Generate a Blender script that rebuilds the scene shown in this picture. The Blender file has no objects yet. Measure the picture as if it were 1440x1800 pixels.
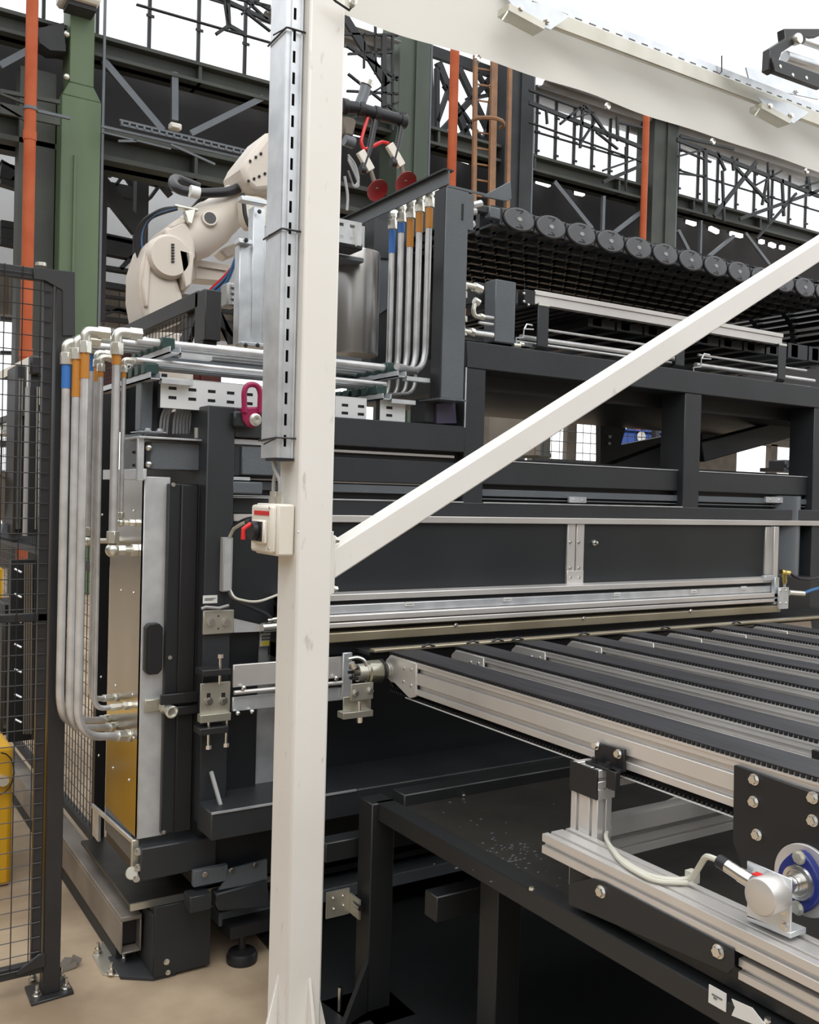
import bpy, bmesh, math, random
from mathutils import Vector as V, Matrix
random.seed(7)
sc = bpy.context.scene
C = bpy.context.collection

# ------------------------------------------------------------------ camera, world, lights, exposure
F_PX = 1680.0; EYE = 1.55
RX = V((0.84478, -0.53467, 0.02617)); RU = V((-0.01211, 0.02912, 0.99950)); RB = V((-0.53511, -0.84411, 0.01798))
# camera axes (right, up, back) written in world coordinates: X runs along the press, Y into it, Z up
RR = RX.normalized(); RB = (RB - RR * RB.dot(RR)).normalized(); RU = RB.cross(RR)
cam_d = bpy.data.cameras.new('camera'); cam = bpy.data.objects.new('camera', cam_d); C.objects.link(cam)
cam_d.sensor_fit = 'HORIZONTAL'; cam_d.sensor_width = 36; cam_d.lens = 36 * F_PX / 1440.0
cam_d.clip_start = 0.05; cam_d.clip_end = 300
cam.matrix_world = Matrix(((RR.x, RU.x, RB.x, 0), (RR.y, RU.y, RB.y, 0), (RR.z, RU.z, RB.z, EYE), (0, 0, 0, 1)))
sc.camera = cam
w = bpy.data.worlds.new('world'); sc.world = w; w.use_nodes = True
w.node_tree.nodes['Background'].inputs[0].default_value = (0.96, 0.98, 1.0, 1)
w.node_tree.nodes['Background'].inputs[1].default_value = 1.68
def area(name, loc, rot, sx, sy, power, col=(1, 1, 1)):
    d = bpy.data.lights.new(name, 'AREA'); d.shape = 'RECTANGLE'; d.size = sx; d.size_y = sy; d.energy = power; d.color = col
    o = bpy.data.objects.new(name, d); C.objects.link(o); o.location = loc; o.rotation_euler = rot; return o
area('front_fill', (0.5, -1.5, 7.5), (math.radians(18), 0, 0), 6, 3, 300, (1, 0.97, 0.93))  # unseen soft fill light added above and behind the camera
sc.view_settings.view_transform = 'Standard'; sc.view_settings.look = 'None'
sc.view_settings.exposure = 0.0; sc.view_settings.gamma = 1.0; sc.view_settings.use_curve_mapping = False

# ------------------------------------------------------------------ measuring: a sight line met with a real plane
CAM = V((0, 0, EYE))
def ray(px, py): return RR * ((px - 720) / F_PX) - RU * ((py - 900) / F_PX) - RB
def AY(px, py, y): r = ray(px, py); return CAM + r * (y / r.y)
def AX(px, py, x): r = ray(px, py); return CAM + r * (x / r.x)
def AZ(px, py, z): r = ray(px, py); return CAM + r * ((z - EYE) / r.z)

# ------------------------------------------------------------------ materials
def mat(name, col, rough=0.5, metal=0.0, noise=0.0, nscale=8.0, bump=0.0, bscale=60.0, col2=None, spec=0.5, emit=None, stretch=None, alpha=None, rvar=0.0):
    m = bpy.data.materials.new(name); m.use_nodes = True; nt = m.node_tree; b = nt.nodes['Principled BSDF']
    b.inputs['Base Color'].default_value = (*col, 1); b.inputs['Roughness'].default_value = rough; b.inputs['Metallic'].default_value = metal
    b.inputs['Specular IOR Level'].default_value = spec
    if emit: b.inputs['Emission Color'].default_value = (*col, 1); b.inputs['Emission Strength'].default_value = emit
    if noise or bump:
        tc = nt.nodes.new('ShaderNodeTexCoord'); mp = nt.nodes.new('ShaderNodeMapping'); nt.links.new(tc.outputs['Object'], mp.inputs[0])
        if stretch: mp.inputs['Scale'].default_value = stretch
    if noise:
        n = nt.nodes.new('ShaderNodeTexNoise'); n.inputs['Scale'].default_value = nscale; n.inputs['Detail'].default_value = 6; nt.links.new(mp.outputs[0], n.inputs['Vector'])
        r = nt.nodes.new('ShaderNodeValToRGB'); c2 = col2 or tuple(c * (1 - noise) for c in col)
        r.color_ramp.elements[0].position = 0.35; r.color_ramp.elements[1].position = 0.68
        r.color_ramp.elements[0].color = (*c2, 1); r.color_ramp.elements[1].color = (*col, 1)
        nt.links.new(n.outputs['Fac'], r.inputs[0]); nt.links.new(r.outputs[0], b.inputs['Base Color'])
        if rvar:
            mr = nt.nodes.new('ShaderNodeMapRange'); mr.inputs[3].default_value = rough - rvar; mr.inputs[4].default_value = rough + rvar
            nt.links.new(n.outputs['Fac'], mr.inputs[0]); nt.links.new(mr.outputs[0], b.inputs['Roughness'])
    if bump:
        n2 = nt.nodes.new('ShaderNodeTexNoise'); n2.inputs['Scale'].default_value = bscale; n2.inputs['Detail'].default_value = 3; nt.links.new(mp.outputs[0], n2.inputs['Vector'])
        bp = nt.nodes.new('ShaderNodeBump'); bp.inputs['Strength'].default_value = bump; bp.inputs['Distance'].default_value = 0.004
        nt.links.new(n2.outputs['Fac'], bp.inputs['Height']); nt.links.new(bp.outputs[0], b.inputs['Normal'])
    return m
M = {}
M['white'] = mat('white_paint', (0.78, 0.765, 0.73), 0.42, noise=1, nscale=2.2, col2=(0.73, 0.71, 0.67), bump=0.04, bscale=25)
M['cream'] = mat('cream_canvas', (0.92, 0.91, 0.85), 0.6, noise=1, nscale=2, col2=(0.88, 0.86, 0.78), bump=0.15, bscale=5)
M['dark'] = mat('anthracite_paint', (0.029, 0.032, 0.037), 0.45, noise=1, nscale=5, col2=(0.023, 0.026, 0.029), bump=0.12, bscale=220)
M['greyp'] = mat('grey_hammered_paint', (0.12, 0.135, 0.15), 0.36, noise=1, nscale=5, col2=(0.10, 0.115, 0.13), bump=0.3, bscale=240)
M['panel'] = mat('dark_sheet', (0.017, 0.020, 0.023), 0.42, noise=1, nscale=3, col2=(0.013, 0.015, 0.018), bump=0.05, bscale=200)
M['black'] = mat('black_plastic', (0.012, 0.012, 0.014), 0.45)
M['rubber'] = mat('belt_rubber', (0.010, 0.010, 0.011), 0.5, noise=1, nscale=7, col2=(0.026, 0.026, 0.032), stretch=(6, 0.6, 1), rvar=0.08)
M['alu'] = mat('aluminium', (0.74, 0.72, 0.70), 0.36, 0.55, noise=1, nscale=3, col2=(0.64, 0.62, 0.60), stretch=(1, 1, 1), rvar=0.06)
M['galv'] = mat('galvanised_steel', (0.74, 0.77, 0.80), 0.34, 0.6, noise=1, nscale=14, col2=(0.60, 0.63, 0.66), rvar=0.1)
M['zinc'] = mat('zinc_plate', (0.62, 0.60, 0.53), 0.4, 0.8, noise=1, nscale=9, col2=(0.52, 0.50, 0.42))
M['inox'] = mat('brushed_stainless', (0.60, 0.575, 0.53), 0.24, 1.0, noise=1, nscale=4, col2=(0.50, 0.475, 0.43), stretch=(1, 1, 0.3), rvar=0.05)
M['pipe'] = mat('steel_pipe', (0.76, 0.77, 0.78), 0.38, 0.6, noise=1, nscale=12, col2=(0.56, 0.56, 0.56))
M['fit'] = mat('zinc_fitting', (0.74, 0.73, 0.66), 0.3, 0.8)
M['chrome'] = mat('bright_bolt', (0.75, 0.74, 0.71), 0.22, 1.0)
M['orange'] = mat('orange_paint', (0.48, 0.115, 0.045), 0.6, noise=1, nscale=3, col2=(0.40, 0.08, 0.025), spec=0.25)
M['rust'] = mat('ochre_ladder_paint', (0.32, 0.155, 0.065), 0.6, noise=1, nscale=4, col2=(0.19, 0.10, 0.055))
M['tapeo'] = mat('ochre_marker_tape', (0.48, 0.20, 0.03), 0.45)
M['tapeb'] = mat('blue_marker_tape', (0.035, 0.16, 0.48), 0.45)
M['green'] = mat('green_column_paint', (0.115, 0.165, 0.085), 0.55, noise=1, nscale=1.3, col2=(0.075, 0.115, 0.062), stretch=(1, 1, 0.35))
M['greend'] = mat('dark_green_steel', (0.058, 0.064, 0.052), 0.6, noise=1, nscale=2, col2=(0.040, 0.044, 0.038))
M['steeld'] = mat('sooty_steel', (0.035, 0.037, 0.040), 0.7, noise=1, nscale=2, col2=(0.022, 0.023, 0.025))
M['baygloom'] = mat('dark_bay_gloom', (0.046, 0.042, 0.044), 0.85, noise=1, nscale=0.6, col2=(0.028, 0.027, 0.028))
M['tan'] = mat('tan_sheeting', (0.20, 0.175, 0.14), 0.7, noise=1, nscale=2, col2=(0.13, 0.11, 0.09))
M['brick'] = mat('red_brown_wall', (0.13, 0.035, 0.03), 0.8, noise=1, nscale=3, col2=(0.07, 0.03, 0.028))
M['robot'] = mat('robot_cream_paint', (0.66, 0.60, 0.53), 0.42, noise=1, nscale=3, col2=(0.60, 0.54, 0.47))
M['red'] = mat('red_rubber', (0.25, 0.012, 0.014), 0.5)
M['redp'] = mat('red_plastic', (0.62, 0.02, 0.02), 0.4)
M['magenta'] = mat('magenta_lifting_paint', (0.30, 0.012, 0.075), 0.35)
M['blue'] = mat('blue_casting_paint', (0.012, 0.025, 0.20), 0.38, noise=1, nscale=12, col2=(0.008, 0.018, 0.14), bump=0.2, bscale=60)
M['blueh'] = mat('blue_hose', (0.05, 0.16, 0.36), 0.4)
M['hose'] = mat('black_hose', (0.015, 0.015, 0.018), 0.42)
M['cable'] = mat('grey_cable', (0.33, 0.33, 0.33), 0.5)
M['cablew'] = mat('pale_cable', (0.56, 0.55, 0.47), 0.45)
M['box'] = mat('switch_box_plastic', (0.72, 0.68, 0.60), 0.4)
M['yellow'] = mat('yellow_machine_paint', (0.75, 0.42, 0.015), 0.45, noise=1, nscale=3, col2=(0.62, 0.33, 0.015))
M['fence'] = mat('fence_black_paint', (0.024, 0.024, 0.026), 0.42, noise=1, nscale=6, col2=(0.018, 0.018, 0.019))
M['floor'] = mat('stained_concrete', (0.50, 0.39, 0.27), 0.55, noise=1, nscale=2.6, col2=(0.26, 0.19, 0.125), bump=0.15, bscale=14, rvar=0.12)
M['oily'] = mat('oily_black_plate', (0.020, 0.019, 0.017), 0.35, noise=1, nscale=6, col2=(0.035, 0.032, 0.027), bump=0.2, bscale=18, rvar=0.15)
M['tealc'] = mat('dark_green_clamp_plastic', (0.02, 0.05, 0.045), 0.4)
M['paper'] = mat('paper_label', (0.72, 0.72, 0.70), 0.5)
M['ink'] = mat('grey_print', (0.16, 0.16, 0.17), 0.5)
M['ylabel'] = mat('yellow_label', (0.80, 0.70, 0.05), 0.5)
M['chain'] = mat('chain_plastic', (0.085, 0.088, 0.095), 0.42, noise=1, nscale=8, col2=(0.065, 0.067, 0.073))
M['lamp'] = mat('lamp_glow', (1, 1, 1), 0.5, emit=3.0)
M['roof'] = mat('corrugated_roof', (0.42, 0.42, 0.41), 0.6, noise=1, nscale=1, col2=(0.30, 0.30, 0.30))
M['palewall'] = mat('pale_cladding', (0.62, 0.63, 0.64), 0.8, noise=1, nscale=.7, col2=(0.5, 0.51, 0.52))
M['duct'] = mat('duct_steel', (0.27, 0.24, 0.21), 0.42, 0.2, noise=1, nscale=5, col2=(0.17, 0.15, 0.13))
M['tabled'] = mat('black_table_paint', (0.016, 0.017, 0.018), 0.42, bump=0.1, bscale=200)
M['plate'] = mat('pale_zinc_sheet', (0.72, 0.74, 0.75), 0.4, 0.2)
M['violet'] = mat('violet_grey_plate', (0.10, 0.09, 0.15), 0.4)
M['chainface'] = mat('chain_link_face', (0.13, 0.135, 0.145), 0.45, noise=1, nscale=10, col2=(0.095, 0.10, 0.11))
M['green2'] = mat('muted_green_column_paint', (0.075, 0.10, 0.072), 0.55, noise=1, nscale=1.3, col2=(0.05, 0.068, 0.05), stretch=(1, 1, 0.35))
M['brushed'] = mat('brushed_grey_steel', (0.36, 0.35, 0.34), 0.3, 0.9, noise=1, nscale=5, col2=(0.28, 0.275, 0.27), stretch=(1, 1, .2))
M['bluebin'] = mat('blue_bin_plastic', (0.02, 0.08, 0.36), 0.45)
M['brass'] = mat('brass', (0.66, 0.52, 0.18), 0.25, 1.0)
M['bronze'] = mat('coupling_steel', (0.48, 0.47, 0.38), 0.3, 0.9)
M['bronzestrip'] = mat('oily_alu_strip', (0.50, 0.45, 0.34), 0.4, 0.8, noise=1, nscale=3, col2=(0.36, 0.31, 0.22))
g = bpy.data.materials.new('window_glass'); g.use_nodes = True; nt = g.node_tree
for n in list(nt.nodes):
    if n.type != 'OUTPUT_MATERIAL': nt.nodes.remove(n)
out = [n for n in nt.nodes if n.type == 'OUTPUT_MATERIAL'][0]
mx = nt.nodes.new('ShaderNodeMixShader'); tr = nt.nodes.new('ShaderNodeBsdfTransparent'); tl = nt.nodes.new('ShaderNodeBsdfTranslucent')
mx.inputs[0].default_value = 0.25; nt.links.new(tr.outputs[0], mx.inputs[1]); nt.links.new(tl.outputs[0], mx.inputs[2]); nt.links.new(mx.outputs[0], out.inputs[0])
M['glass'] = g

# ------------------------------------------------------------------ mesh builder
class MB:
    def __init__(s): s.v = []; s.f = []
    def add(s, vs, fs):
        n = len(s.v); s.v += [V(p) for p in vs]; s.f += [tuple(i + n for i in f) for f in fs]; return s
    def box(s, x0, y0, z0, x1, y1, z1):
        x0, x1 = sorted((x0, x1)); y0, y1 = sorted((y0, y1)); z0, z1 = sorted((z0, z1))
        return s.add([(x0, y0, z0), (x1, y0, z0), (x1, y1, z0), (x0, y1, z0), (x0, y0, z1), (x1, y0, z1), (x1, y1, z1), (x0, y1, z1)],
              [(0, 3, 2, 1), (4, 5, 6, 7), (0, 1, 5, 4), (1, 2, 6, 5), (2, 3, 7, 6), (3, 0, 4, 7)])
    def prism(s, pts, d):
        d = V(d); n = len(pts); a = [V(p) for p in pts]
        return s.add(a + [p + d for p in a], [tuple(range(n - 1, -1, -1)), tuple(range(n, 2 * n))] + [(i, (i + 1) % n, n + (i + 1) % n, n + i) for i in range(n)])
    def cyl(s, p0, p1, r, n=14, r1=None, caps=True):
        p0 = V(p0); p1 = V(p1); r1 = r if r1 is None else r1; ax = (p1 - p0).normalized()
        t = V((0, 0, 1)) if abs(ax.z) < 0.9 else V((1, 0, 0)); u = ax.cross(t).normalized(); w_ = ax.cross(u)
        a = []
        for p, rr in ((p0, r), (p1, r1)):
            a += [p + (u * math.cos(2 * math.pi * i / n) + w_ * math.sin(2 * math.pi * i / n)) * rr for i in range(n)]
        f = [(i, (i + 1) % n, n + (i + 1) % n, n + i) for i in range(n)]
        if caps: f += [tuple(range(n - 1, -1, -1)), tuple(range(n, 2 * n))]
        return s.add(a, f)
    def lathe(s, p0, ax, prof, n=24):     # prof: list of (distance along axis, radius)
        p0 = V(p0); ax = V(ax).normalized(); t = V((0, 0, 1)) if abs(ax.z) < 0.9 else V((1, 0, 0)); u = ax.cross(t).normalized(); w_ = ax.cross(u)
        a = []; f = []
        for (h, r) in prof: a += [p0 + ax * h + (u * math.cos(2 * math.pi * i / n) + w_ * math.sin(2 * math.pi * i / n)) * max(r, 1e-4) for i in range(n)]
        for k in range(len(prof) - 1): f += [(k * n + i, k * n + (i + 1) % n, (k + 1) * n + (i + 1) % n, (k + 1) * n + i) for i in range(n)]
        f += [tuple(range(n - 1, -1, -1)), tuple(range((len(prof) - 1) * n, len(prof) * n))]
        return s.add(a, f)
    def tube(s, pts, r, n=10, bend=0.0, seg=5):
        pts = [V(p) for p in pts]
        if bend > 0 and len(pts) > 2:
            q = [pts[0]]
            for i in range(1, len(pts) - 1):
                a = pts[i - 1] - pts[i]; b = pts[i + 1] - pts[i]; bb = min(bend, a.length * .49, b.length * .49)
                s0 = pts[i] + a.normalized() * bb; s1 = pts[i] + b.normalized() * bb
                for k in range(seg + 1):
                    t = k / seg; q.append(s0 * (1 - t) ** 2 + pts[i] * 2 * t * (1 - t) + s1 * t * t)
            pts = q + [pts[-1]]
        rings = []; u = None
        for i, p in enumerate(pts):
            d = (pts[min(i + 1, len(pts) - 1)] - pts[max(i - 1, 0)]).normalized()
            if u is None:
                t = V((0, 0, 1)) if abs(d.z) < 0.9 else V((1, 0, 0)); u = d.cross(t).normalized()
            u = (u - d * u.dot(d)).normalized(); w_ = d.cross(u)
            rings.append([p + (u * math.cos(2 * math.pi * k / n) + w_ * math.sin(2 * math.pi * k / n)) * r for k in range(n)])
        a = [p for rg in rings for p in rg]; m = len(rings)
        f = [(k * n + i, k * n + (i + 1) % n, (k + 1) * n + (i + 1) % n, (k + 1) * n + i) for k in range(m - 1) for i in range(n)]
        f += [tuple(range(n - 1, -1, -1)), tuple(range((m - 1) * n, m * n))]
        return s.add(a, f)
    def bar(s, p0, p1, w, d, up=(0, 1, 0)):   # rectangular bar; w across, d along up
        p0 = V(p0); p1 = V(p1); ax = (p1 - p0).normalized(); u = V(up); u = (u - ax * u.dot(ax)).normalized(); t = ax.cross(u)
        q = [p0 + t * w / 2 * a + u * d / 2 * b for a, b in ((-1, -1), (1, -1), (1, 1), (-1, 1))]
        return s.prism(q, p1 - p0)
    def sphere(s, c, r, n=12, m=8, sc_=(1, 1, 1)):
        c = V(c); a = []
        for j in range(m + 1):
            th = math.pi * j / m; rr = max(math.sin(th), 1e-3)
            a += [c + V((rr * math.cos(2 * math.pi * i / n) * r * sc_[0], rr * math.sin(2 * math.pi * i / n) * r * sc_[1], math.cos(th) * r * sc_[2])) for i in range(n)]
        f = [(j * n + i, (j + 1) * n + i, (j + 1) * n + (i + 1) % n, j * n + (i + 1) % n) for j in range(m) for i in range(n)]
        return s.add(a, f)
    # axis-aligned boxes given by two sight lines on a plane
    def bY(s, x0, y0, x1, y1, Y, d):
        a = AY(x0, y0, Y); b = AY(x1, y1, Y); return s.box(a.x, Y, a.z, b.x, Y + d, b.z)
    def bX(s, x0, y0, x1, y1, X, d):
        a = AX(x0, y0, X); b = AX(x1, y1, X); return s.box(X, a.y, a.z, X + d, b.y, b.z)
    def pY(s, pts, Y, d): return s.prism([AY(x, y, Y) for x, y in pts], (0, d, 0))
    def pX(s, pts, X, d): return s.prism([AX(x, y, X) for x, y in pts], (d, 0, 0))
    def lY(s, x0, y0, x1, y1, Y, w, d): return s.bar(AY(x0, y0, Y), AY(x1, y1, Y), w, d)
    def bolt(s, p, n=(0, -1, 0), r=0.012, h=0.008, washer=True):
        p = V(p); n = V(n).normalized()
        if washer: s.cyl(p - n * .001, p + n * h * .25, r * 1.35, 14)
        return s.cyl(p, p + n * h, r, 6)
    def pieces(s):
        n = len(s.v); p = list(range(n))
        def find(a):
            while p[a] != a: p[a] = p[p[a]]; a = p[a]
            return a
        for f in s.f:
            r = find(f[0])
            for i in f[1:]: p[find(i)] = r
        g = {}
        for i in range(n): g.setdefault(find(i), []).append(i)
        out = []
        for idx in g.values():
            mp = {j: k for k, j in enumerate(idx)}; q = MB(); q.v = [s.v[j] for j in idx]; q.f = [tuple(mp[j] for j in f) for f in s.f if f[0] in mp]; out.append(q)
        def bb(q): return [min(p[i] for p in q.v) for i in range(3)], [max(p[i] for p in q.v) for i in range(3)]
        merged = True
        while merged:                                    # pieces that touch stay one piece
            merged = False
            for i in range(len(out)):
                for j in range(i + 1, len(out)):
                    (a0, a1), (b0, b1) = bb(out[i]), bb(out[j])
                    if all(a0[k] - .0015 <= b1[k] and b0[k] - .0015 <= a1[k] for k in range(3)):
                        out[i].add(out[j].v, out[j].f); out.pop(j); merged = True; break
                if merged: break
        return out
    def build(s, name, m, parent=None, bevel=0.0, angle=38, loc=None, segs=1):
        if parent is not None and name in AUTOSPLIT:
            ps = s.pieces()
            if len(ps) > 1:
                os_ = [q._build(name, m, parent, bevel, angle, loc, segs) for q in ps]; return os_[0]
        return s._build(name, m, parent, bevel, angle, loc, segs)
    def _build(s, name, m, parent=None, bevel=0.0, angle=38, loc=None, segs=1):
        if parent is not None: o0 = ROOT[parent.name]
        elif loc is not None: o0 = V(loc)
        else:
            xs = [p.x for p in s.v]; ys = [p.y for p in s.v]; o0 = V(((min(xs) + max(xs)) / 2, (min(ys) + max(ys)) / 2, min(p.z for p in s.v)))
        me = bpy.data.meshes.new(name); me.from_pydata([p - o0 for p in s.v], [], s.f); me.update()
        b = bmesh.new(); b.from_mesh(me); bmesh.ops.recalc_face_normals(b, faces=b.faces); b.to_mesh(me); b.free()
        me.polygons.foreach_set('use_smooth', [True] * len(me.polygons)); me.set_sharp_from_angle(angle=math.radians(angle))
        me.materials.append(M[m] if isinstance(m, str) else m)
        o = bpy.data.objects.new(name, me); C.objects.link(o)
        if parent is None: o.location = o0
        else: o.parent = parent
        ROOT[o.name] = o0
        if bevel:
            md = o.modifiers.new('bevel', 'BEVEL'); md.width = bevel; md.segments = segs; md.limit_method = 'ANGLE'; md.angle_limit = math.radians(40)
        return o
ROOT = {}
AUTOSPLIT = set('''belt belt_edge_cord bolt cap_plate corner_gusset cross_tube edge_bead edge_frame end_plate folded_lip grip_ledge guide_rail jack_screw latch_arm leg_screw link_notch lower_crossbar chain_link motor_body nipple pin_hole pipe_socket plate_screw rear_arm rib sensor_tube side_rail stud tray_rib wire_loop wrist_screw label_print'''.split())
def thing(name, label, cat, loc, group=None):
    o = bpy.data.objects.new(name, None); C.objects.link(o); o.location = loc; o.empty_display_size = 0.1
    ROOT[o.name] = V(loc); return tag(o, label, cat, group)
def tag(o, label, cat, group=None, kind=None):
    o['label'] = label; o['category'] = cat
    if group: o['group'] = group
    if kind: o['kind'] = kind
    return o
def stuff(o): o['kind'] = 'stuff'; return o
def struct(o, label=None):
    o['kind'] = 'structure'
    if label: o['label'] = label
    return o
def lab(o, label): o['label'] = label; return o
def dup(o, delta, label=None, group=None, parent=None):
    c = o.copy(); C.objects.link(c)
    if parent is None: c.location = o.location + V(delta)
    else: c.parent = parent
    ROOT[c.name] = ROOT[o.name] + V(delta)
    if label: c['label'] = label
    if group: c['group'] = group
    for ch in [k for k in KIDS.get(o.name, [])] or [k for k in bpy.data.objects if k.parent == o]: dup(ch, delta, parent=c)
    return c
KIDS = {}
def section(w_, h, nw, nh, g=0.009, d=0.011):   # T-slot profile outline, origin at its corner
    out = []
    def side(L, k): return [(L * (i + .5) / k) for i in range(k)]
    for c in side(w_, nw): out += [(c - g / 2, 0), (c - g / 2, d), (c + g / 2, d), (c + g / 2, 0)]
    a = [(0, 0)] + out + [(w_, 0)]
    for c in side(h, nh): a += [(w_, c - g / 2), (w_ - d, c - g / 2), (w_ - d, c + g / 2), (w_, c + g / 2)]
    a += [(w_, h)]
    for c in reversed(side(w_, nw)): a += [(c + g / 2, h), (c + g / 2, h - d), (c - g / 2, h - d), (c - g / 2, h)]
    a += [(0, h)]
    for c in reversed(side(h, nh)): a += [(0, c + g / 2), (d, c + g / 2), (d, c - g / 2), (0, c - g / 2)]
    return a
def slotted(mb, P, U, W, N, L, H, t, rows, first, pitch, sl, sh):
    """plate from corner P, length L along U, height H along W, thickness t along N, with rows of real slots"""
    P = V(P); U = V(U); W = V(W); N = V(N)
    def pc(u0, u1, w0, w1):
        if u1 - u0 < 1e-4 or w1 - w0 < 1e-4: return
        mb.prism([P + U * u0 + W * w0, P + U * u1 + W * w0, P + U * u1 + W * w1, P + U * u0 + W * w1], N * t)
    w0 = 0
    for r in rows:
        pc(0, L, w0, r - sh / 2); u = 0; a = first
        while a + sl < L: pc(u, a, r - sh / 2, r + sh / 2); u = a + sl; a += pitch
        pc(u, L, r - sh / 2, r + sh / 2); w0 = r + sh / 2
    pc(0, L, w0, H)
    return mb

# thin canvas lets the daylight behind it through
m_ = M['cream']; nt = m_.node_tree; b_ = nt.nodes['Principled BSDF']; o_ = [n for n in nt.nodes if n.type == 'OUTPUT_MATERIAL'][0]
tl = nt.nodes.new('ShaderNodeBsdfTranslucent'); tl.inputs[0].default_value = (0.97, 0.95, 0.88, 1); mx = nt.nodes.new('ShaderNodeMixShader'); mx.inputs[0].default_value = 0.62
nt.links.new(b_.outputs[0], mx.inputs[1]); nt.links.new(tl.outputs[0], mx.inputs[2]); nt.links.new(mx.outputs[0], o_.inputs[0])

# scuffs and pencil marks on the white paint
m_ = M['white']; nt = m_.node_tree; b_ = nt.nodes['Principled BSDF']; src = b_.inputs['Base Color'].links[0].from_socket
tc = nt.nodes.new('ShaderNodeTexCoord'); mp = nt.nodes.new('ShaderNodeMapping'); mp.inputs['Scale'].default_value = (1, 1, .35); n1 = nt.nodes.new('ShaderNodeTexNoise'); n1.inputs['Scale'].default_value = 38; n1.inputs['Detail'].default_value = 8
r1 = nt.nodes.new('ShaderNodeValToRGB'); r1.color_ramp.elements[0].position = .66; r1.color_ramp.elements[1].position = .74; r1.color_ramp.elements[1].color = (.55, .55, .55, 1)
mxx = nt.nodes.new('ShaderNodeMix'); mxx.data_type = 'RGBA'; mxx.inputs[7].default_value = (.42, .40, .36, 1)
nt.links.new(tc.outputs['Object'], mp.inputs[0]); nt.links.new(mp.outputs[0], n1.inputs['Vector']); nt.links.new(n1.outputs['Fac'], r1.inputs[0]); nt.links.new(r1.outputs[0], mxx.inputs[0]); nt.links.new(src, mxx.inputs[6]); nt.links.new(mxx.outputs[2], b_.inputs['Base Color'])

# ================================================================== SETTING
fl = MB(); fl.box(-14, -8, -0.1, 34, 34, 0); struct(fl.build('floor', 'floor', loc=(0, 0, 0)), 'stained tan concrete hall floor')
wl = MB(); wl.box(-14.2, -8, 0, -14, 34, 9); struct(wl.build('wall_left', 'tan', loc=(0, 0, 0)))

wl = MB(); wl.box(-14, -8.2, 0, 34, -8, 5.5); struct(wl.build('wall_front_blocker', 'tan', loc=(0, -8, 0)), 'low unseen wall behind the camera, added to cut front light')  # added out of view to hold back light from the front
# girders of the column row (they run along X at Y = 14)
def hbeam(name, px, pt, pb, Y, d, x0, x1, m, lip=0.0):
    a = AY(px, pt, Y).z; b = AY(px, pb, Y).z; mb = MB(); mb.box(x0, Y + d * .35, b, x1, Y + d * .65, a)
    mb.box(x0, Y, a - (a - b) * .16, x1, Y + d, a); mb.box(x0, Y, b, x1, Y + d, b + (a - b) * .16)
    for i in range(int((x1 - x0) / 2.2)): mb.box(x0 + i * 2.2, Y + .02, b, x0 + i * 2.2 + .05, Y + d - .02, a)
    return struct(mb.build(name, m, loc=(x0, Y, b)))
hbeam('trim_1', 240, 78, 116, 14.2, .45, -6, 30, 'greend'); bpy.data.objects['trim_1']['label'] = 'green crane girder under the clerestory glazing'
hbeam('trim_2', 240, 238, 292, 14.3, .7, -6, 16, 'greend'); bpy.data.objects['trim_2']['label'] = 'lower green girder beside the robot'
# dark sheets behind the girders, coloured for the gloom of the open bay
a = AY(240, 100, 15.5); b = AY(240, 250, 15.5)
mb = MB(); mb.box(-6, 15.5, b.z - .2, 10.2, 15.7, a.z); mb.box(10.2, 15.5, 3.2, 34, 15.7, AY(930, 300, 15.5).z); mb.box(3.4, 15.5, 4.2, 4.0, 15.7, b.z)
struct(mb.build('wall_back', 'baygloom', loc=(0, 15.5, 0)), 'dark sheet standing in for the gloom of the bay behind the column row')
# low back wall with window openings seen through the machine
wb = MB()
for x0, x1, z0, z1 in ((-14, 4.2, 0, .5), (4.2, 14.0, 0, 1.1), (14, 34, 0, 2.1), (-14, -3.5, .5, 6), (15.7, 16.3, 2.1, 5), (16.9, 17.2, 2.1, 5), (19.2, 23.6, 2.1, 5), (23.6, 30, 3.35, 5), (25.2, 25.5, 2.1, 3.4), (17.5, 19.2, 3.9, 5)):
    wb.box(x0, 19, z0, x1, 19.2, z1)
struct(wb.build('wall_back', 'tan', loc=(0, 19, 0)), 'low far wall under the bright windows')
for n, (x0, x1, z0, z1, m) in enumerate(((-2, 1.3, 1.0, 3.0, 'brick'), (4.6, 7.0, 2.6, 4.4, 'brick'), (7.5, 9.6, 0.2, 3.1, 'tan'), (-4, 12, 4.55, 5.35, 'tan'))):
    mb = MB(); mb.box(x0, 18.2, z0, x1, 18.4, z1)
    k = 0.28
    for i in range(int((x1 - x0) / k)): mb.box(x0 + i * k, 18.14, z0, x0 + i * k + .05, 18.2, z1)
    struct(mb.build('trim_%d' % (3 + n), m, loc=(x0, 18.2, z0)), ('red-brown far wall panel seen through the fence', 'red-brown far wall panel', 'ribbed tan panel seen through the press', 'ribbed tan sheeting band behind the robot')[n])

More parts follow.
